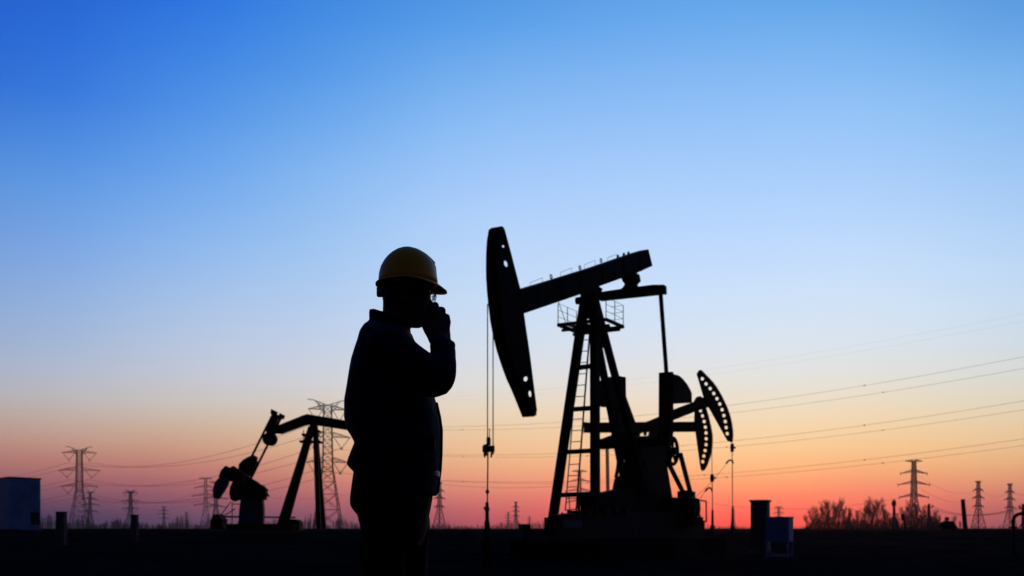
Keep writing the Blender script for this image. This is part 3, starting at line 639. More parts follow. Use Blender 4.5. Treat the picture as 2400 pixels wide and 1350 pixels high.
def cable(a, b, sag, r, label, n=24, spacers=(), m='cable', name='power_line', grp='power lines'):
    a, b = V(a), V(b); pts = []
    for i in range(n + 1):
        s = i / n; p = lerp(a, b, s); p.z -= 4 * sag * s * (1 - s); pts.append(p)
    t = thing(name, a, label, 'power line', grp)
    MB().tube(pts, r, 4).build('conductor', m, t)
    for s in spacers:
        p = lerp(a, b, s); p.z -= 4 * sag * s * (1 - s)
        MB().disc(p, b - a, .20, .26, 8).build('spacer', m, t)
    return t
for k, nm in ((-1, 'left'), (1, 'right')):
    cable(pA + V((k * .6, 0, -.4)), pB + V((k * .4, 0, -.4)), 1.2, .03, nm + ' one of two low wires from the T shaped pole to the right edge', 12, grp='low wires right of the tall pylon')
    cable(pC + V((k * .5, 0, -.4)), pA + V((k * .6, 0, -.4)), 1.5, .04, nm + ' one of two low wires through the bare trees to the T shaped pole', 12, grp='low wires through the trees')

# ------------------------------------------------------------------ lattice pylons
def pylon_parts(root, H, arms, r, wb, ww, wt, horns, vins=True, o=V((0, 0, 0))):
    """arms: list of (height fraction, half length fraction, drop); local coordinates"""
    def wdt(z):
        f = z / H; k = arms[-1][0] * .92
        return (wb + (ww - wb) * (f / k)) * H if f < k else (ww + (wt - ww) * (f - k) / (1 - k)) * H
    q = MB(); nb = 7; zs = [0]; k = arms[-1][0] * .92 * H
    z_ = 0; step = H * .15
    while z_ < k - .02 * H:
        z_ = min(k, z_ + step); zs.append(z_); step *= .8
    ztop = H * (.955 if horns else 1.0); n2 = 9
    for i in range(1, n2 + 1): zs.append(k + (ztop - k) * i / n2)
    def cr(z): h = wdt(z) / 2; return [V((-h, -h, z)), V((h, -h, z)), V((h, h, z)), V((-h, h, z))]
    for a, b in zip(zs, zs[1:]):
        ca, cb = cr(a), cr(b)
        for i in range(4):
            j = (i + 1) % 4
            q.bar(ca[i], cb[i], r * 2); q.bar(ca[i], cb[j], r * 1.1); q.bar(ca[j], cb[i], r * 1.1); q.bar(cb[i], cb[j], r)
    q.build('lattice_body', 'galv', None).parent = root
    for (f, hl, lift) in arms:
        z = f * H; w = wdt(z) / 2
        for s in (-1, 1):
            q = MB(); tip = V((s * hl * H, 0, z + lift * H))
            for d in (-w, w):
                q.bar((s * w, d, z), tip, r * 1.3); q.bar((s * w, d, z + .035 * H), tip, r * 1.2)
                for i in range(4):
                    a = lerp(V((s * w, d, z)), tip, i / 4); b = lerp(V((s * w, d, z + .035 * H)), tip, (i + .5) / 4); c = lerp(V((s * w, d, z)), tip, (i + 1) / 4)
                    q.bar(a, b, r * .8); q.bar(b, c, r * .8)
            q.build('crossarm', 'galv', None).parent = root
        if vins and f < .97:
            for s in (-1, 1):
                q = MB(); b = V((s * hl * .58 * H, 0, z - .09 * H))
                if vins == 'V':
                    q.tube([(s * hl * .95 * H, 0, z), b], r * .9, 4); q.tube([(s * hl * .25 * H, 0, z), b], r * .9, 4); q.box(b, (.9, .9, .6))
                else:
                    b = V((s * hl * .97 * H, 0, z - .05 * H)); q.tube([(s * hl * .97 * H, 0, z), b], r, 4)
                q.build('insulator_string', 'insul', None).parent = root
    if horns:
        q = MB()
        for s in (-1, 1):
            for d in (-1, 1):
                w = wdt(ztop) / 2
                q.bar((s * w, d * w, ztop - .02 * H), (s * .105 * H, 0, H * .995), r * 1.3); q.bar((-s * w * .2, d * w, ztop), (s * .105 * H, 0, H * .995), r * 1.2)
                q.bar((s * w, d * w, ztop - .06 * H), (s * .08 * H, 0, H * .97), r)
            q.bar((s * .105 * H, 0, H * .995), (s * .152 * H, 0, H * 1.0), r * 2)
        q.build('earth_wire_peak', 'galv', None).parent = root
ARM_BIG = [(.925, .205, .0), (.715, .245, -.005), (.52, .225, -.005)]
ARM_TAP = [(.985, .135, .01), (.835, .21, -.025), (.67, .25, -.025), (.485, .23, -.025)]
def pylon(px, ytop, Y, kind, label, rz=0, r=.13, asc=1.0):
    b = W(px, 1238, Y); H = (1238 - ytop) / FPX * Y + CAMH - .4
    t = thing('lattice_pylon', (b.x, Y, .4), label, 'pylon', 'steel lattice pylons on the horizon', rz)
    if kind == 'big': pylon_parts(t, H, [(a, b * asc, c) for a, b, c in ARM_BIG], r, .215, .075, .055, True, 'V')
    elif kind == 'tap': pylon_parts(t, H, [(a, b * asc, c) for a, b, c in ARM_TAP], r, .21, .065, .04, False, 'I')
    return t, H
T6, H6 = pylon(768, 937, 430, 'big', 'tallest pylon with horned top, directly left of the man', .28, .15, .74)
T1, H1 = pylon(186, 1047, 680, 'big', 'horned pylon above the pale cabin at the left', .2, .17)
for a in (
 (211, 1154, 1150, 'tap', 'short narrow pylon just right of the horned left pylon', .1, .26),
 (306, 1148, 1250, 'big', 'small horned pylon midway between the cabin and the distant pumpjack', 0, .28),
 (384, 1188, 1500, 'tap', 'very small pylon left of the distant pumpjack, low on the horizon', .2, .32),
 (415, 1212, 1900, 'tap', 'tiny pylon left of the distant pumpjack, the lower of a close pair', .1, .35),
 (437, 1201, 1800, 'tap', 'tiny pylon left of the distant pumpjack, the taller of a close pair', 0, .35),
 (482, 1121, 900, 'tap', 'mid sized pylon immediately left of the distant pumpjack cranks', .3, .24),
 (506, 1131, 980, 'tap', 'pylon partly hidden behind the cranks of the distant pumpjack', .5, .24),
 (1030, 1131, 800, 'tap', 'slender pylon touching the right side of the man', .9, .22, .7),
 (1191, 1201, 1500, 'tap', 'small pylon left of the meter box, shorter of two neighbours', .2, .30),
 (1209, 1177, 1300, 'tap', 'small slim pylon left of the meter box, taller of two neighbours', .9, .28),
 (1358, 1104, 620, 'tap', 'pylon seen through the ladder of the nearest pumpjack', .1, .19),
 (1241, 1211, 1700, 'tap', 'tiny pylon over the meter box at the horizon', .2, .3),
 (1718, 1188, 1300, 'tap', 'small pylon in the red glow behind the right wellhead', .9, .32),
 (1825, 1186, 1500, 'big', 'small pylon peeking over the cabinet on legs', 0, .30),
 (2142, 1080, 600, 'tap', 'tall pylon rising out of the bare trees at the right', .1, .21),
 (2293, 1129, 900, 'tap', 'left one of the far twin pylons near the right edge', .3, .26, .62),
 (2367, 1135, 950, 'tap', 'right one of the far twin pylons near the right edge', .3, .27, .62),
): pylon(*a)
# conductors: far tower (out of frame right) - tall pylon - horned pylon - beyond
P6 = V((W(768, 1238, 430).x, 430, 0)); P1 = V((W(186, 1238, 680).x, 680, 0)); PR = V((230, 200, 0)); PL = V((-620, 960, 0))
dR = (PR - P6).normalized(); nR = V((-dR.y, dR.x, 0))
for z0, zn in ((25.3, 'lowest'), (35.2, 'middle'), (45.6, 'upper')):
    for s, sn in ((-1, 'front'), (1, 'rear')):
        a = P6 + nR * (s * 6.5); b = PR + nR * (s * 10.5)
        # z(s) = z0 - 45.5 s + 62 s^2
        a.z = z0; b.z = z0 + 16.5 + (1.6 if z0 > 40 else 0)
        cable(a, b, 15.5, .036, f'{sn} wire of the {zn} pair rising from the tallest pylon to the right edge', 60, (.18, .33, .47, .60, .73), grp='high power lines crossing behind the pumpjack')
        h1 = {25.3: .42, 35.2: .60, 45.6: .81}[z0] * H1 + .4
        a2 = P1 + V((s * 6.5, 0, h1)); b2 = P6 + V((s * 6.5, 0, z0 + .2))
        cable(a2, b2, 9.5, .075, f'{sn} wire of the {zn} pair sagging between both horned pylons', 40, (.15, .3, .45, .6, .78), grp='power lines between the horned pylons')
        a3 = PL + V((s * 6.5, 0, h1 * .9)); cable(a3, P1 + V((s * 6.5, 0, h1)), 9, .08, f'{sn} wire of the {zn} pair falling away left of the horned left pylon', 24, grp='power lines leaving at the left')
for s in (-1, 1):
    a = P6 + nR * (s * 4.5); a.z = H6 * .99; b = PR + nR * (s * 5); b.z = H6 + 17
    cable(a, b, 12, .010, ('front' if s < 0 else 'rear') + ' thin earth wire above all other wires at the right', 50, grp='earth wires')
# lesser lines between the small pylons
def pt_(px, py, Y): return W(px, py, Y)
for (a, b, sag, r, lab) in (
 ((306, 1166, 1250), (482, 1146, 900), 9, .14, 'faint wire between the small horned pylon and the pylon by the distant pumpjack'),
 ((306, 1182, 1250), (482, 1166, 900), 9, .14, 'faint lower wire between the small horned pylon and the pylon by the distant pumpjack'),
 ((211, 1168, 1150), (306, 1168, 1250), 6, .16, 'faint wire between the short narrow pylon and the small horned pylon'),
 ((211, 1184, 1150), (384, 1200, 1500), 8, .17, 'faint low wire from the short narrow pylon to the very small pylon'),
 ((-60, 1186, 900), (211, 1176, 1150), 8, .14, 'faint wire from the left edge to the short narrow pylon'),
 ((482, 1136, 900), (860, 1150, 900), 10, .12, 'faint wire running behind the legs of the distant pumpjack'),
 ((2142, 1106, 600), (2293, 1146, 900), 8, .10, 'upper wire between the tall right pylon and the far twin pylons'),
 ((2142, 1134, 600), (2293, 1164, 900), 8, .10, 'middle wire between the tall right pylon and the far twin pylons'),
 ((2293, 1146, 900), (2367, 1152, 950), 6, .12, 'short wire between the far twin pylons'),
 ((2367, 1152, 950), (2520, 1120, 800), 8, .12, 'wire leaving the far twin pylons at the right edge'),
 ((2142, 1160, 600), (1500, 1140, 700), 12, .09, 'faint wire crossing the orange glow left of the tall right pylon'),
 ((1030, 1134, 800), (1358, 1136, 620), 2.5, .13, 'distinct straight wire between the slender pylon and the nearest pumpjack'),
): cable(pt_(*a), pt_(*b), sag, r * .62, lab, 20, (.3, .7) if r > .11 and 'distinct' in lab else (), grp='wires between the small pylons')
# thin guy line by the right wellheads
cable(W(1702, 1087, 54), W(1575, 1196, 50), .35, .012, 'thin guy line slanting from the right wellhead to the motor', 12, name='guy_line', grp='guy lines')
cable(W(1652, 1152, 50), W(1600, 1200, 50), .2, .012, 'thin short guy line beside the guard rail', 8, name='guy_line', grp='guy lines')

# ------------------------------------------------------------------ bare trees
def tree_mesh(seed, H):
    rnd = random.Random(seed); tr, cr = MB(), MB()
    def grow(p, d, ln, r, lvl):
        n = 4 if lvl < 2 else 3; pts = [p]; rs = [r]; cur = V(p); dd = V(d)
        for i in range(n):
            dd = (dd + V((rnd.uniform(-.18, .18), rnd.uniform(-.18, .18), rnd.uniform(-.02, .12)))).normalized(); cur = cur + dd * (ln / n); pts.append(cur); rs.append(r * (1 - .75 * (i + 1) / n))
        (tr if lvl == 0 else cr).tube(pts, rs, 4 if lvl < 2 else 3)
        if lvl >= 3: return
        k = (30, 12, 6)[lvl]
        for i in range(k):
            s = rnd.uniform(.02 if lvl == 0 else .2, 1); j = min(n - 1, int(s * n)); q = lerp(pts[j], pts[j + 1], s * n - j)
            a = rnd.uniform(0, 6.28); up = rnd.uniform(1.2, 2.6); nd = V((math.cos(a), math.sin(a), up)).normalized()
            grow(q, nd, ln * rnd.uniform(.30, .52) * (1.15 - .4 * s), max(.012, r * .40), lvl + 1)
    grow(V((0, 0, 0)), V((0, 0, 1)), H * .97, .10, 0)
    return tr, cr
variants = []
for sd_, h in ((1, 7.5), (5, 7.0), (9, 6.5), (12, 8.0), (21, 6.0)):
    a, b = tree_mesh(sd_, h); variants.append((a, b, h))
proto = []
tree_spots = [(1893, 1208, 230, 'leftmost low bare tree of the row behind the cabinets'), (1906, 1196, 240, ''), (1919, 1188, 235, ''), (1932, 1178, 250, ''), (1944, 1176, 245, ''), (1956, 1180, 240, ''), (1966, 1172, 250, ''), (1978, 1190, 235, ''), (1992, 1194, 240, ''), (2006, 1198, 260, ''),
 (2022, 1188, 235, ''), (2034, 1170, 240, 'tallest bare tree in the middle of the row'), (2044, 1174, 250, ''), (2060, 1170, 240, ''), (2072, 1196, 260, ''), (2086, 1200, 250, ''), (2104, 1202, 260, ''), (2126, 1190, 240, ''), (2136, 1176, 270, ''), (2150, 1184, 250, ''), (2160, 1192, 240, ''), (2172, 1198, 260, ''), (2188, 1196, 240, ''), (2200, 1206, 260, ''), (2216, 1212, 250, ''), (2236, 1210, 260, ''), (2250, 1222, 250, '')]
roots = {}
for i, (px, yt, Y, lab) in enumerate(tree_spots):
    k = i % 5; h = (1238 - yt) / FPX * Y + .35; loc = W(px, 1238, Y); loc.z = .4
    if k not in roots:
        t = thing('bare_tree', loc, 'x', 'tree', 'bare trees right of the cabinets'); o0 = wloc(t)
        for mbb, nm in ((variants[k][0], 'trunk'), (variants[k][1], 'crown')):
            o = mbb.build(nm, 'bark', None); o.parent = t
        roots[k] = t
    else:
        t = copy_tree(roots[k]); t.location = loc
    s = h / variants[k][2] * .84; t.scale = (s * 1.2, s * 1.2, s); t.rotation_euler = (0, 0, i * 1.7)
    ORD = ('first', 'second', 'third', 'fourth', 'fifth', 'sixth', 'seventh', 'eighth', 'ninth', 'tenth', 'eleventh')
    if not lab:
        if px < 2010: lab = ORD[i] + ' bare tree from the left in the clump behind the cabinets'
        elif px < 2110: lab = ORD[i - 10] + ' bare tree from the left in the middle of the row, before the tall pylon'
        elif px < 2255: lab = ORD[i - 17] + ' bare tree from the left around the foot of the tall right pylon'
    t['label'] = lab
# far tree belt, read as one mass
mb = MB()
def belt(x0, x1, n, hmin, hmax, Y0, Y1):
    for i in range(n):
        px = random.uniform(x0, x1); Y = random.uniform(Y0, Y1); b = W(px, 1238, Y); b.z = .3
        h = random.uniform(hmin, hmax) * (0.35 + 1.5 * abs(noise.noise(V((px * .013, 4, 1)))) + .3 * abs(noise.noise(V((px * .09, 7, 1)))))
        mb.bar(b, b + V((random.uniform(-.4, .4), 0, h)), .16, .16)
        for k in range(6):
            z = h * random.uniform(.25, .95); l = h * .16 * random.uniform(.4, 1); s = random.choice((-1, 1))
            mb.bar(b + V((0, 0, z)), b + V((s * l * .6, 0, z + l)), .09, .09)
belt(-300, 800, 2200, 3, 10, 650, 1200); belt(800, 1300, 900, 3, 9, 750, 1200); belt(1300, 1760, 300, 2, 6, 900, 1200); belt(1760, 2700, 500, 2, 6, 900, 1300)
ug = MB()
for i in range(1500):
    px = random.uniform(1884, 2256); Y = random.uniform(228, 265); b = W(px, 1238, Y); b.z = .35
    e = min(1, (px - 1880) / 25, (2262 - px) / 60) * (1 if px < 2110 or 2120 < px < 2200 else .6)
    h = random.uniform(.8, 4.6) * e * (0.55 + .8 * abs(noise.noise(V((px * .03, 2, 1)))))
    lean = random.uniform(-.35, .35) * h; ug.bar(b, b + V((lean, 0, h)), .07, .07)
    for k in range(3):
        z = random.uniform(.2, .9); l = h * .3 * random.uniform(.4, 1); ug.bar(b + V((lean * z, 0, h * z)), b + V((lean * z + random.uniform(-.7, .7) * l, 0, h * z + l)), .03, .03)
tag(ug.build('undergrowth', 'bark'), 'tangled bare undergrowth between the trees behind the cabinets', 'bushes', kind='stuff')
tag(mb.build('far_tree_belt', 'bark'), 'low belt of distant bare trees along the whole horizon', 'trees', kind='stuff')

# ------------------------------------------------------------------ the man
YP = 3.73; MP = YP / FPX
PX0 = W(925, 1238, YP).x
def Q(px, py, dy=0.0): return V(((px - 1200) * MP, YP + dy, CAMH - (py - 1238) * MP))
def QC(px, py, dy=0.0): return W(px, py, YP + dy)     # same, for limbs nearer or farther than the body's middle
class LO(MB):
    def ring(s, rings, n=24, ex=2.3):
        b = len(s.v)
        for (c, ax, ay) in rings:
            for k in range(n):
                t = 2 * math.pi * k / n; cc, ss = math.cos(t), math.sin(t)
                x = math.copysign(abs(cc) ** (2 / ex), cc); y = math.copysign(abs(ss) ** (2 / ex), ss)
                s.v.append(tuple(V(c) + V(ax) * x + V(ay) * y))
        for i in range(len(rings) - 1):
            for k in range(n): l = (k + 1) % n; s.f.append((b + i * n + k, b + i * n + l, b + (i + 1) * n + l, b + (i + 1) * n + k))
        s.f.append(tuple(b + k for k in reversed(range(n)))); s.f.append(tuple(b + (len(rings) - 1) * n + k for k in range(n)))
        return s
    def slab(s, rows, n=28, ex=2.3, dy=0):      # rows: (py, left px, right px, half depth m[, tilt px])
        rr = []
        for r in rows:
            py, a, c, d = r[:4]; tilt = r[4] if len(r) > 4 else 0
            yy = dy + (r[5] if len(r) > 5 else 0); m = (QC if len(r) > 5 else Q)((a + c) / 2, py, yy); rr.append((m, V(((c - a) / 2 * MP, 0, -tilt * MP)), V((0, d, 0))))
        return s.ring(rr, n, ex)
    def ball(s, c, rx, ry, rz, n=16):
        rr = []
        for i in range(1, n):
            t = math.pi * i / n; rr.append((V(c) + V((0, 0, rz * math.cos(t))), V((rx * math.sin(t), 0, 0)), V((0, ry * math.sin(t), 0))))
        return s.ring(rr, n * 2, 2)
    def limb(s, pts, n=16):                      # smooth limb through (point, radius)
        P = [V(p) for p, r in pts]; R = [r for p, r in pts]; op, orr = [], []
        for i in range(len(P) - 1):
            p0, p1, p2, p3 = P[max(0, i - 1)], P[i], P[i + 1], P[min(len(P) - 1, i + 2)]
            for k in range(6):
                t = k / 6; op.append(.5 * ((2 * p1) + (p2 - p0) * t + (2 * p0 - 5 * p1 + 4 * p2 - p3) * t * t + (-p0 + 3 * p1 - 3 * p2 + p3) * t ** 3)); orr.append(R[i] * (1 - t) + R[i + 1] * t)
        op.append(P[-1]); orr.append(R[-1])
        s.tube(op, orr, n)
        for c, r in ((op[0], orr[0]), (op[-1], orr[-1])): s.ball(c, r * .98, r * .98, r * .98, 8)
        return s
def fuse(mb, name, m, parent, vox, smooth=4, wr=0.0, wf=14.0, seed=0, org=None):
    me = bpy.data.meshes.new(name + '_raw'); me.from_pydata(mb.v, [], mb.f); me.update()
    bm = bmesh.new(); bm.from_mesh(me); bmesh.ops.recalc_face_normals(bm, faces=bm.faces); bm.to_mesh(me); bm.free()
    ob = bpy.data.objects.new(name + '_raw', me); COL.objects.link(ob)
    r = ob.modifiers.new('r', 'REMESH'); r.mode = 'VOXEL'; r.voxel_size = vox
    if smooth: sm = ob.modifiers.new('s', 'SMOOTH'); sm.factor = .5; sm.iterations = smooth
    dg = bpy.context.evaluated_depsgraph_get(); ev = ob.evaluated_get(dg); out = bpy.data.meshes.new_from_object(ev)
    bpy.data.objects.remove(ob); bpy.data.meshes.remove(me)
    if wr:
        nor = [v.normal.copy() for v in out.vertices]
        for v, nn in zip(out.vertices, nor):
            c = v.co; k = noise.noise(V((c.x * wf, c.y * wf, c.z * wf * .7 + seed))) + .5 * noise.noise(V((c.x * wf * 2.3 + 5, c.y * wf * 2.3, c.z * wf * 1.4)))
            v.co = c + nn * (k * wr)
    o_ = org if org is not None else wloc(parent)
    for v in out.vertices: v.co = v.co - o_
    out.name = name; out.materials.clear(); out.materials.append(M[m])
    out.polygons.foreach_set('use_smooth', [True] * len(out.polygons))
    o = bpy.data.objects.new(name, out); COL.objects.link(o); o.parent = parent
    if org is not None: o.location = org
    return o
ORG = V((PX0, YP, 0))
b = LO()
# head
b.ball(Q(952, 668), .088, .074, .082); b.slab([(655, 902, 1008, .068), (690, 901, 1010, .066), (715, 908, 1008, .060), (738, 925, 1004, .052), (752, 940, 1000, .044), (763, 955, 994, .032), (767, 962, 986, .022)], 24, 2.1)
b.limb([(Q(1001, 694), .009), (Q(1007, 706), .009), (Q(1014, 718), .0115)], 10)         # nose
b.ball(Q(1009, 719, -.011), .010, .008, .007, 8); b.ball(Q(1009, 719, .011), .010, .008, .007, 8)
b.ball(Q(1003, 733), .013, .022, .006, 8); b.ball(Q(1002, 740), .012, .020, .006, 8)      # lips
b.ball(Q(986, 757), .018, .022, .014, 10)                                               # chin
b.ball(Q(1004, 683, -.03), .012, .026, .008, 8); b.ball(Q(1004, 683, .03), .012, .026, .008, 8)  # brows
b.ball(Q(1000, 694, -.031), .013, .013, .013, 10); b.ball(Q(1000, 694, .031), .013, .013, .013, 10)
for s in (-1, 1):
    b.ball(Q(948, 703, s * .072), .017, .007, .030, 10); b.ball(Q(950, 716, s * .071), .009, .006, .012, 8)
b.slab([(690, 898, 975, .056), (730, 897, 965, .056), (770, 892, 962, .062), (800, 885, 965, .085)], 20, 2)    # neck
# trunk and limbs inside the clothes
b.slab([(785, 872, 960, .11), (820, 856, 972, .16), (880, 850, 985, .16), (960, 850, 990, .145), (1040, 850, 995, .14), (1100, 850, 990, .15), (1170, 850, 985, .16), (1230, 860, 985, .16)], 24)
b.limb([(QC(912, 808, -.17), .055), (QC(960, 842, -.20), .050), (QC(1024, 886, -.19), .043), (QC(1031, 850, -.165), .040), (QC(1033, 812, -.125), .032), (QC(1033, 788, -.10), .028)])
b.limb([(QC(890, 812, .17), .05), (QC(866, 890, .21), .045), (QC(852, 975, .22), .040), (QC(872, 1045, .20), .034), (QC(900, 1095, .19), .028)])
for s, cx_ in ((-1, 905), (1, 945)):
    b.limb([(Q(cx_ + 10, 1220, s * .085), .08), (Q(cx_, 1300, s * .10), .075), (Q(cx_ + 4, 1420, s * .11), .055), (Q(cx_ - 2, 1500, s * .115), .052), (Q(cx_ - 6, 1650, s * .12), .038)])
    b.slab([(1640, cx_ - 28, cx_ + 20, .035), (1680, cx_ - 30, cx_ + 60, .04), (1704, cx_ - 34, cx_ + 100, .042)], 16, 2.2, s * .12)
# raised right hand: back of the hand to the viewer, fingers curled over towards the mouth
b.ring([(QC(1033, 792, -.105), V((.026, 0, 0)), V((0, .019, 0))), (QC(1033, 775, -.10), V((.033, 0, 0)), V((0, .018, 0))), (QC(1033, 757, -.09), V((.038, 0, .004)), V((0, .016, 0))), (QC(1032, 742, -.08), V((.034, 0, .008)), V((0, .013, 0)))], 16, 2.4)
def finger(mb, pts, r0, r1):
    n = len(pts); mb.limb([(p, r0 + (r1 - r0) * i / (n - 1)) for i, p in enumerate(pts)], 10)
b.slab([(722, 1010, 1026, .009, 0, -.055), (730, 1000, 1040, .011, 0, -.06), (744, 992, 1049, .013, 0, -.066), (754, 991, 1052, .014, 0, -.075), (764, 988, 1054, .017, 0, -.085), (778, 994, 1055, .018, 0, -.09), (792, 1002, 1056, .020, 0, -.10), (806, 1008, 1058, .024, 0, -.115)], 18, 2.3)
finger(b, [QC(1020, 758, -.085), QC(1014, 732, -.082), QC(1010, 716, -.070), QC(1003, 722, -.050), QC(1001, 733, -.044)], .0092, .0070)
finger(b, [QC(1027, 756, -.088), QC(1024, 728, -.084), QC(1022.5, 713.5, -.070), QC(1014, 716, -.048), QC(1008, 728, -.040)], .0098, .0078)
finger(b, [QC(1036, 757, -.088), QC(1038.5, 738, -.084), QC(1039, 725.5, -.070), QC(1028, 724, -.048), QC(1019, 733, -.040)], .0094, .0074)
finger(b, [QC(1045, 762, -.085), QC(1048.5, 750, -.080), QC(1048.5, 741, -.068), QC(1038, 737, -.050), QC(1029, 742, -.042)], .0084, .0066)
finger(b, [QC(1016, 786, -.100), QC(1005, 774, -.085), QC(998, 760, -.068), QC(994, 746, -.052)], .0120, .0088)
# the other hand, thumb outside the pocket
b.ring([(QC(895, 1090, .19), V((.025, 0, 0)), V((0, .016, 0))), (QC(908, 1110, .19), V((.036, 0, 0)), V((0, .015, 0))), (QC(915, 1130, .19), V((.036, 0, 0)), V((0, .014, 0)))], 14, 2.4)
for i, (dx, dl) in enumerate(((-14, 32), (-4, 40), (6, 42), (16, 36))): finger(b, [QC(915 + dx, 1126, .19), QC(917 + dx, 1126 + dl * .6, .185), QC(921 + dx, 1126 + dl, .175)], .0092, .0072)
finger(b, [QC(925, 1104, .18), QC(942, 1116, .17), QC(948, 1130, .165)], .011, .0085)
person = fuse(b, 'person', 'skin', None, .0034, 2, org=ORG)
tag(person, 'man in yellow hard hat and dark jacket, side on, hand raised to his face', 'person')
# jacket
j = LO()
j.slab([(764, 866, 955, .09, 8), (774, 853, 963, .135, 6), (790, 846, 969, .185, 4), (812, 840, 983, .205, 3), (832, 832, 993, .21, 2), (850, 827, 1003, .215), (900, 817, 1012, .215), (940, 811, 1021, .21), (980, 810, 1031, .205), (1005, 814, 1034.5, .20), (1022, 824, 1034.5, .20), (1040, 834, 1034, .195), (1060, 826, 1033, .195), (1078, 819, 1032, .195), (1090, 817, 1031.5, .19), (1099, 824, 1031, .188), (1108, 834, 1031, .185), (1130, 838, 1028, .183), (1157, 845, 1025, .178), (1160, 849, 1022, .172)], 40, 2.5)
j.limb([(QC(903, 814, -.165), .076), (QC(946, 838, -.195), .071), (QC(985, 864, -.20), .066), (QC(1019, 889, -.195), .0665), (QC(1031.5, 866, -.185), .0605), (QC(1037, 838, -.16), .049), (QC(1037.5, 816, -.14), .0450)], 22)
j.slab([(803, 1008, 1065, .044, -3, -.135), (812, 1008, 1067, .046, -3, -.138), (822, 1009, 1064, .045, -3, -.142)], 18, 2.2)
j.limb([(QC(893, 812, .15), .074), (QC(872, 870, .19), .066), (QC(856, 940, .21), .065), (QC(853, 985, .215), .063), (QC(868, 1030, .23), .058), (QC(890, 1072, .21), .050)], 22)
j.slab([(741, 866.5, 952, .068, 13), (748, 866, 954, .072, 13), (760, 866, 957, .076, 10), (774, 864, 960, .09, 5)], 30, 2.6)   # stand-up collar
jk = fuse(j, 'jacket', 'jacket', person, .0055, 3, .0034, 13)
q = LO(); q.slab([(1105, 985, 1033.4, .11), (1120, 985, 1031.8, .11)], 40, 2.3); fuse(q, 'reflective_strip', 'reflect', jk, .004, 1, .002, 13, org=None)
q = MB(); q.tube([Q(1024, 945, -.02), Q(1032, 980, -.02), Q(1036, 1010, -.02), Q(1035.5, 1060, -.02), Q(1033.5, 1100, -.02), Q(1027, 1155, -.02)], .005, 6); q.build('zip_fastener', 'cable', jk)
q = MB(); q.box(Q(985, 1050, -.197), (.14, .012, .05)); q.build('pocket_flap', 'jacket', jk)
# trousers
p = LO()
p.slab([(1080, 838, 1012, .165), (1110, 831, 1013, .17), (1130, 827.5, 1013, .175), (1150, 825, 1013, .178), (1168, 822.5, 1012, .18), (1184, 823.5, 1009, .18), (1196, 831, 1007, .178), (1208, 842, 1005, .175), (1224, 845, 1003, .17), (1245, 850, 1000, .165), (1280, 860, 985, .15)], 36, 2.5)
for s, cx_ in ((-1, 904), (1, 945)):
    p.limb([(Q(cx_ + 4, 1235, s * .085), .088), (Q(cx_, 1290, s * .095), .086), (Q(cx_ + 4, 1410, s * .11), .072), (Q(cx_, 1500, s * .115), .068), (Q(cx_ - 4, 1600, s * .12), .062), (Q(cx_ - 4, 1668, s * .12), .060)], 20)
fuse(p, 'trousers', 'trousers', person, .0065, 3, .0036, 12, 3)
for s, cx_ in ((-1, 900), (1, 941)):
    o = LO(); o.slab([(1650, cx_ - 36, cx_ + 34, .050), (1676, cx_ - 38, cx_ + 60, .052), (1690, cx_ - 40, cx_ + 100, .054), (1706, cx_ - 42, cx_ + 116, .056)], 20, 2.4, s * .12); bt = fuse(o, 'boot', 'leather', person, .006, 3)
    o = LO(); o.slab([(1705, cx_ - 43, cx_ + 118, .058), (1710, cx_ - 43, cx_ + 117, .058)], 20, 2.4, s * .12); o.build('sole', 'hair', bt)
# hair below the hat line
h = LO(); h.slab([(655, 897, 985, .077), (680, 896, 968, .0765), (700, 897, 950, .074), (716, 899, 934, .066), (728, 901, 922, .052)], 24, 2.1); fuse(h, 'hair', 'hair', person, .004, 2, .0012, 60)
# hard hat
hh_ = LO()
shell = [(664, 887.5, 1026.5, .1115), (655, 887.7, 1025.5, .1115), (642, 889, 1023.5, .111), (628, 893, 1021, .1085), (616, 899.5, 1016.5, .104), (606, 907.5, 1009, .097), (598, 916.5, 1000, .087), (591.5, 927, 989, .073), (587, 937.5, 977, .054), (584.8, 947, 966, .030), (584.2, 953, 959, .010)]
hh_.slab(shell, 48, 2.15)
hat = hh_.build('hard_hat', 'hat', person, True)
r_ = LO(); rd = []                                    # raised centre ridge
for (py, a, c, d) in shell[1:-1]: rd.append((py - 1.5, a + 4, min(c + 1.2, 1023.5), .020))
r_.slab(rd, 24, 3.2); r_.slab([(616, 960, 1021, .019), (604, 950, 1010, .019), (596, 940, 1000, .017)], 20, 3); r_.build('ridge', 'hat', hat, True)
bm_ = MB(); nb = 64; inner, outer, outl, innl = [], [], [], []
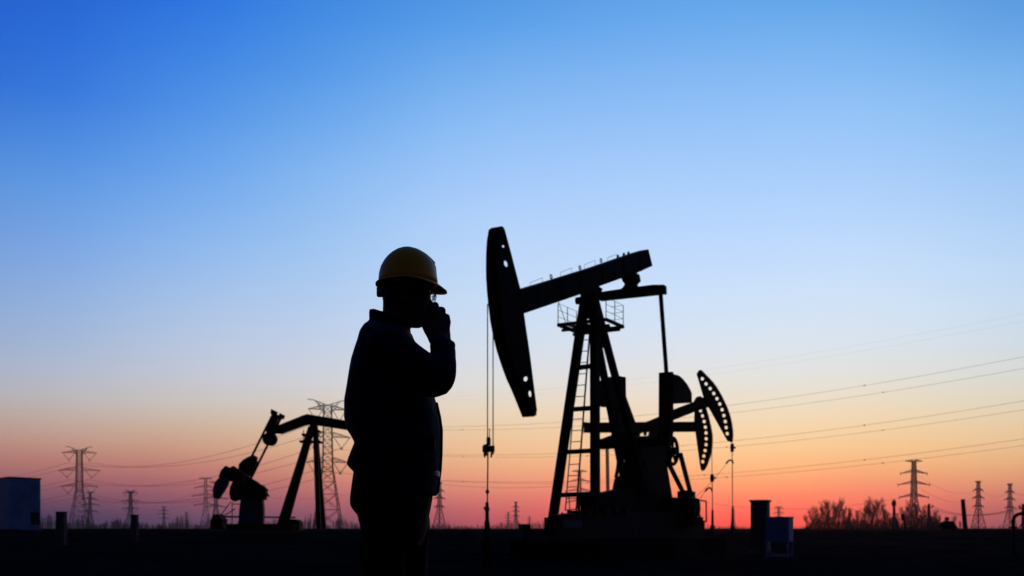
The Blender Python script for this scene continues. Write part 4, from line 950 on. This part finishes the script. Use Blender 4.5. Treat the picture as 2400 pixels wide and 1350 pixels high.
for k in range(nb):
    t = 2 * math.pi * k / nb; cx_, sy_ = math.cos(t), math.sin(t)
    mid = 957; ax_ = 68 * MP; a_out = (76.5 + (14.5 * max(0, cx_) ** 2.2)) * MP
    droop = (2 + 19 * max(0, cx_) ** 1.8 + 2.0 * max(0, -cx_)) * MP
    base = Q(mid, 662); lift = 5 * max(0, cx_) ** 2 * MP
    inner.append(base + V((ax_ * cx_, .1095 * sy_, .002 - lift))); outer.append(base + V((a_out * cx_, .124 * sy_, -droop)))
    outl.append(outer[-1] + V((0, 0, -.0055))); innl.append(inner[-1] + V((0, 0, -.008)))
bm_.v = [tuple(v) for v in inner + outer + outl + innl]
for k in range(nb):
    l = (k + 1) % nb
    for a, b2 in ((0, 1), (1, 2), (2, 3), (3, 0)): bm_.f.append((a * nb + k, a * nb + l, b2 * nb + l, b2 * nb + k))
bm_.build('brim', 'hat', hat, True)
q = MB(); q.box(Q(889.5, 685), (.018, .032, .030)); q.tube([Q(950, 686) + V((.098 * math.cos(t), .078 * math.sin(t), 0)) for t in [math.pi * (.62 + .76 * i / 14) for i in range(15)]], .009, 6); q.build('suspension_band', 'hatrim', hat)
# spectacles
sp = MB()
for s in (-1, 1):
    c = Q(1018, 697, s * .031); pts = [c + V((.004 * math.sin(t), .026 * math.cos(t), .0175 * math.sin(t))) for t in [2 * math.pi * i / 20 for i in range(20)]]
    sp.tube(pts, .0013, 5, True); sp.tube([Q(1021, 688, s * .056), Q(1016, 686, s * .064), Q(955, 690, s * .080), Q(946, 700, s * .080)], .0014, 5)
sp.tube([Q(1020, 693, -.006), Q(1022, 691, 0), Q(1020, 693, .006)], .0013, 5)
for s in (-1, 1): sp.tube([Q(1017, 700, s * .010), Q(1013, 704, s * .009)], .0011, 4)
gl = sp.build('spectacles', 'hair', person, True)
for s in (-1, 1):
    c = Q(1018, 697, s * .031); MB().tube([c - V((.0008, 0, 0)), c + V((.0008, 0, 0))], .017, 20).build('lens', 'lens', gl)

# ------------------------------------------------------------------ evening haze
hm = bpy.data.materials.new('evening_haze'); hm.use_nodes = True; ht = hm.node_tree; ht.nodes.clear()
pvn = ht.nodes.new('ShaderNodeVolumePrincipled'); pvn.inputs['Color'].default_value = (.94, .90, .92, 1); pvn.inputs['Density'].default_value = .00008; pvn.inputs['Anisotropy'].default_value = .8
mo = ht.nodes.new('ShaderNodeOutputMaterial'); ht.links.new(pvn.outputs[0], mo.inputs['Volume'])
hz = MB(); hz.box((0, 960, 39), (4200, 2100, 82)); ho = hz.build('haze', hm); tag(ho, kind='stuff')
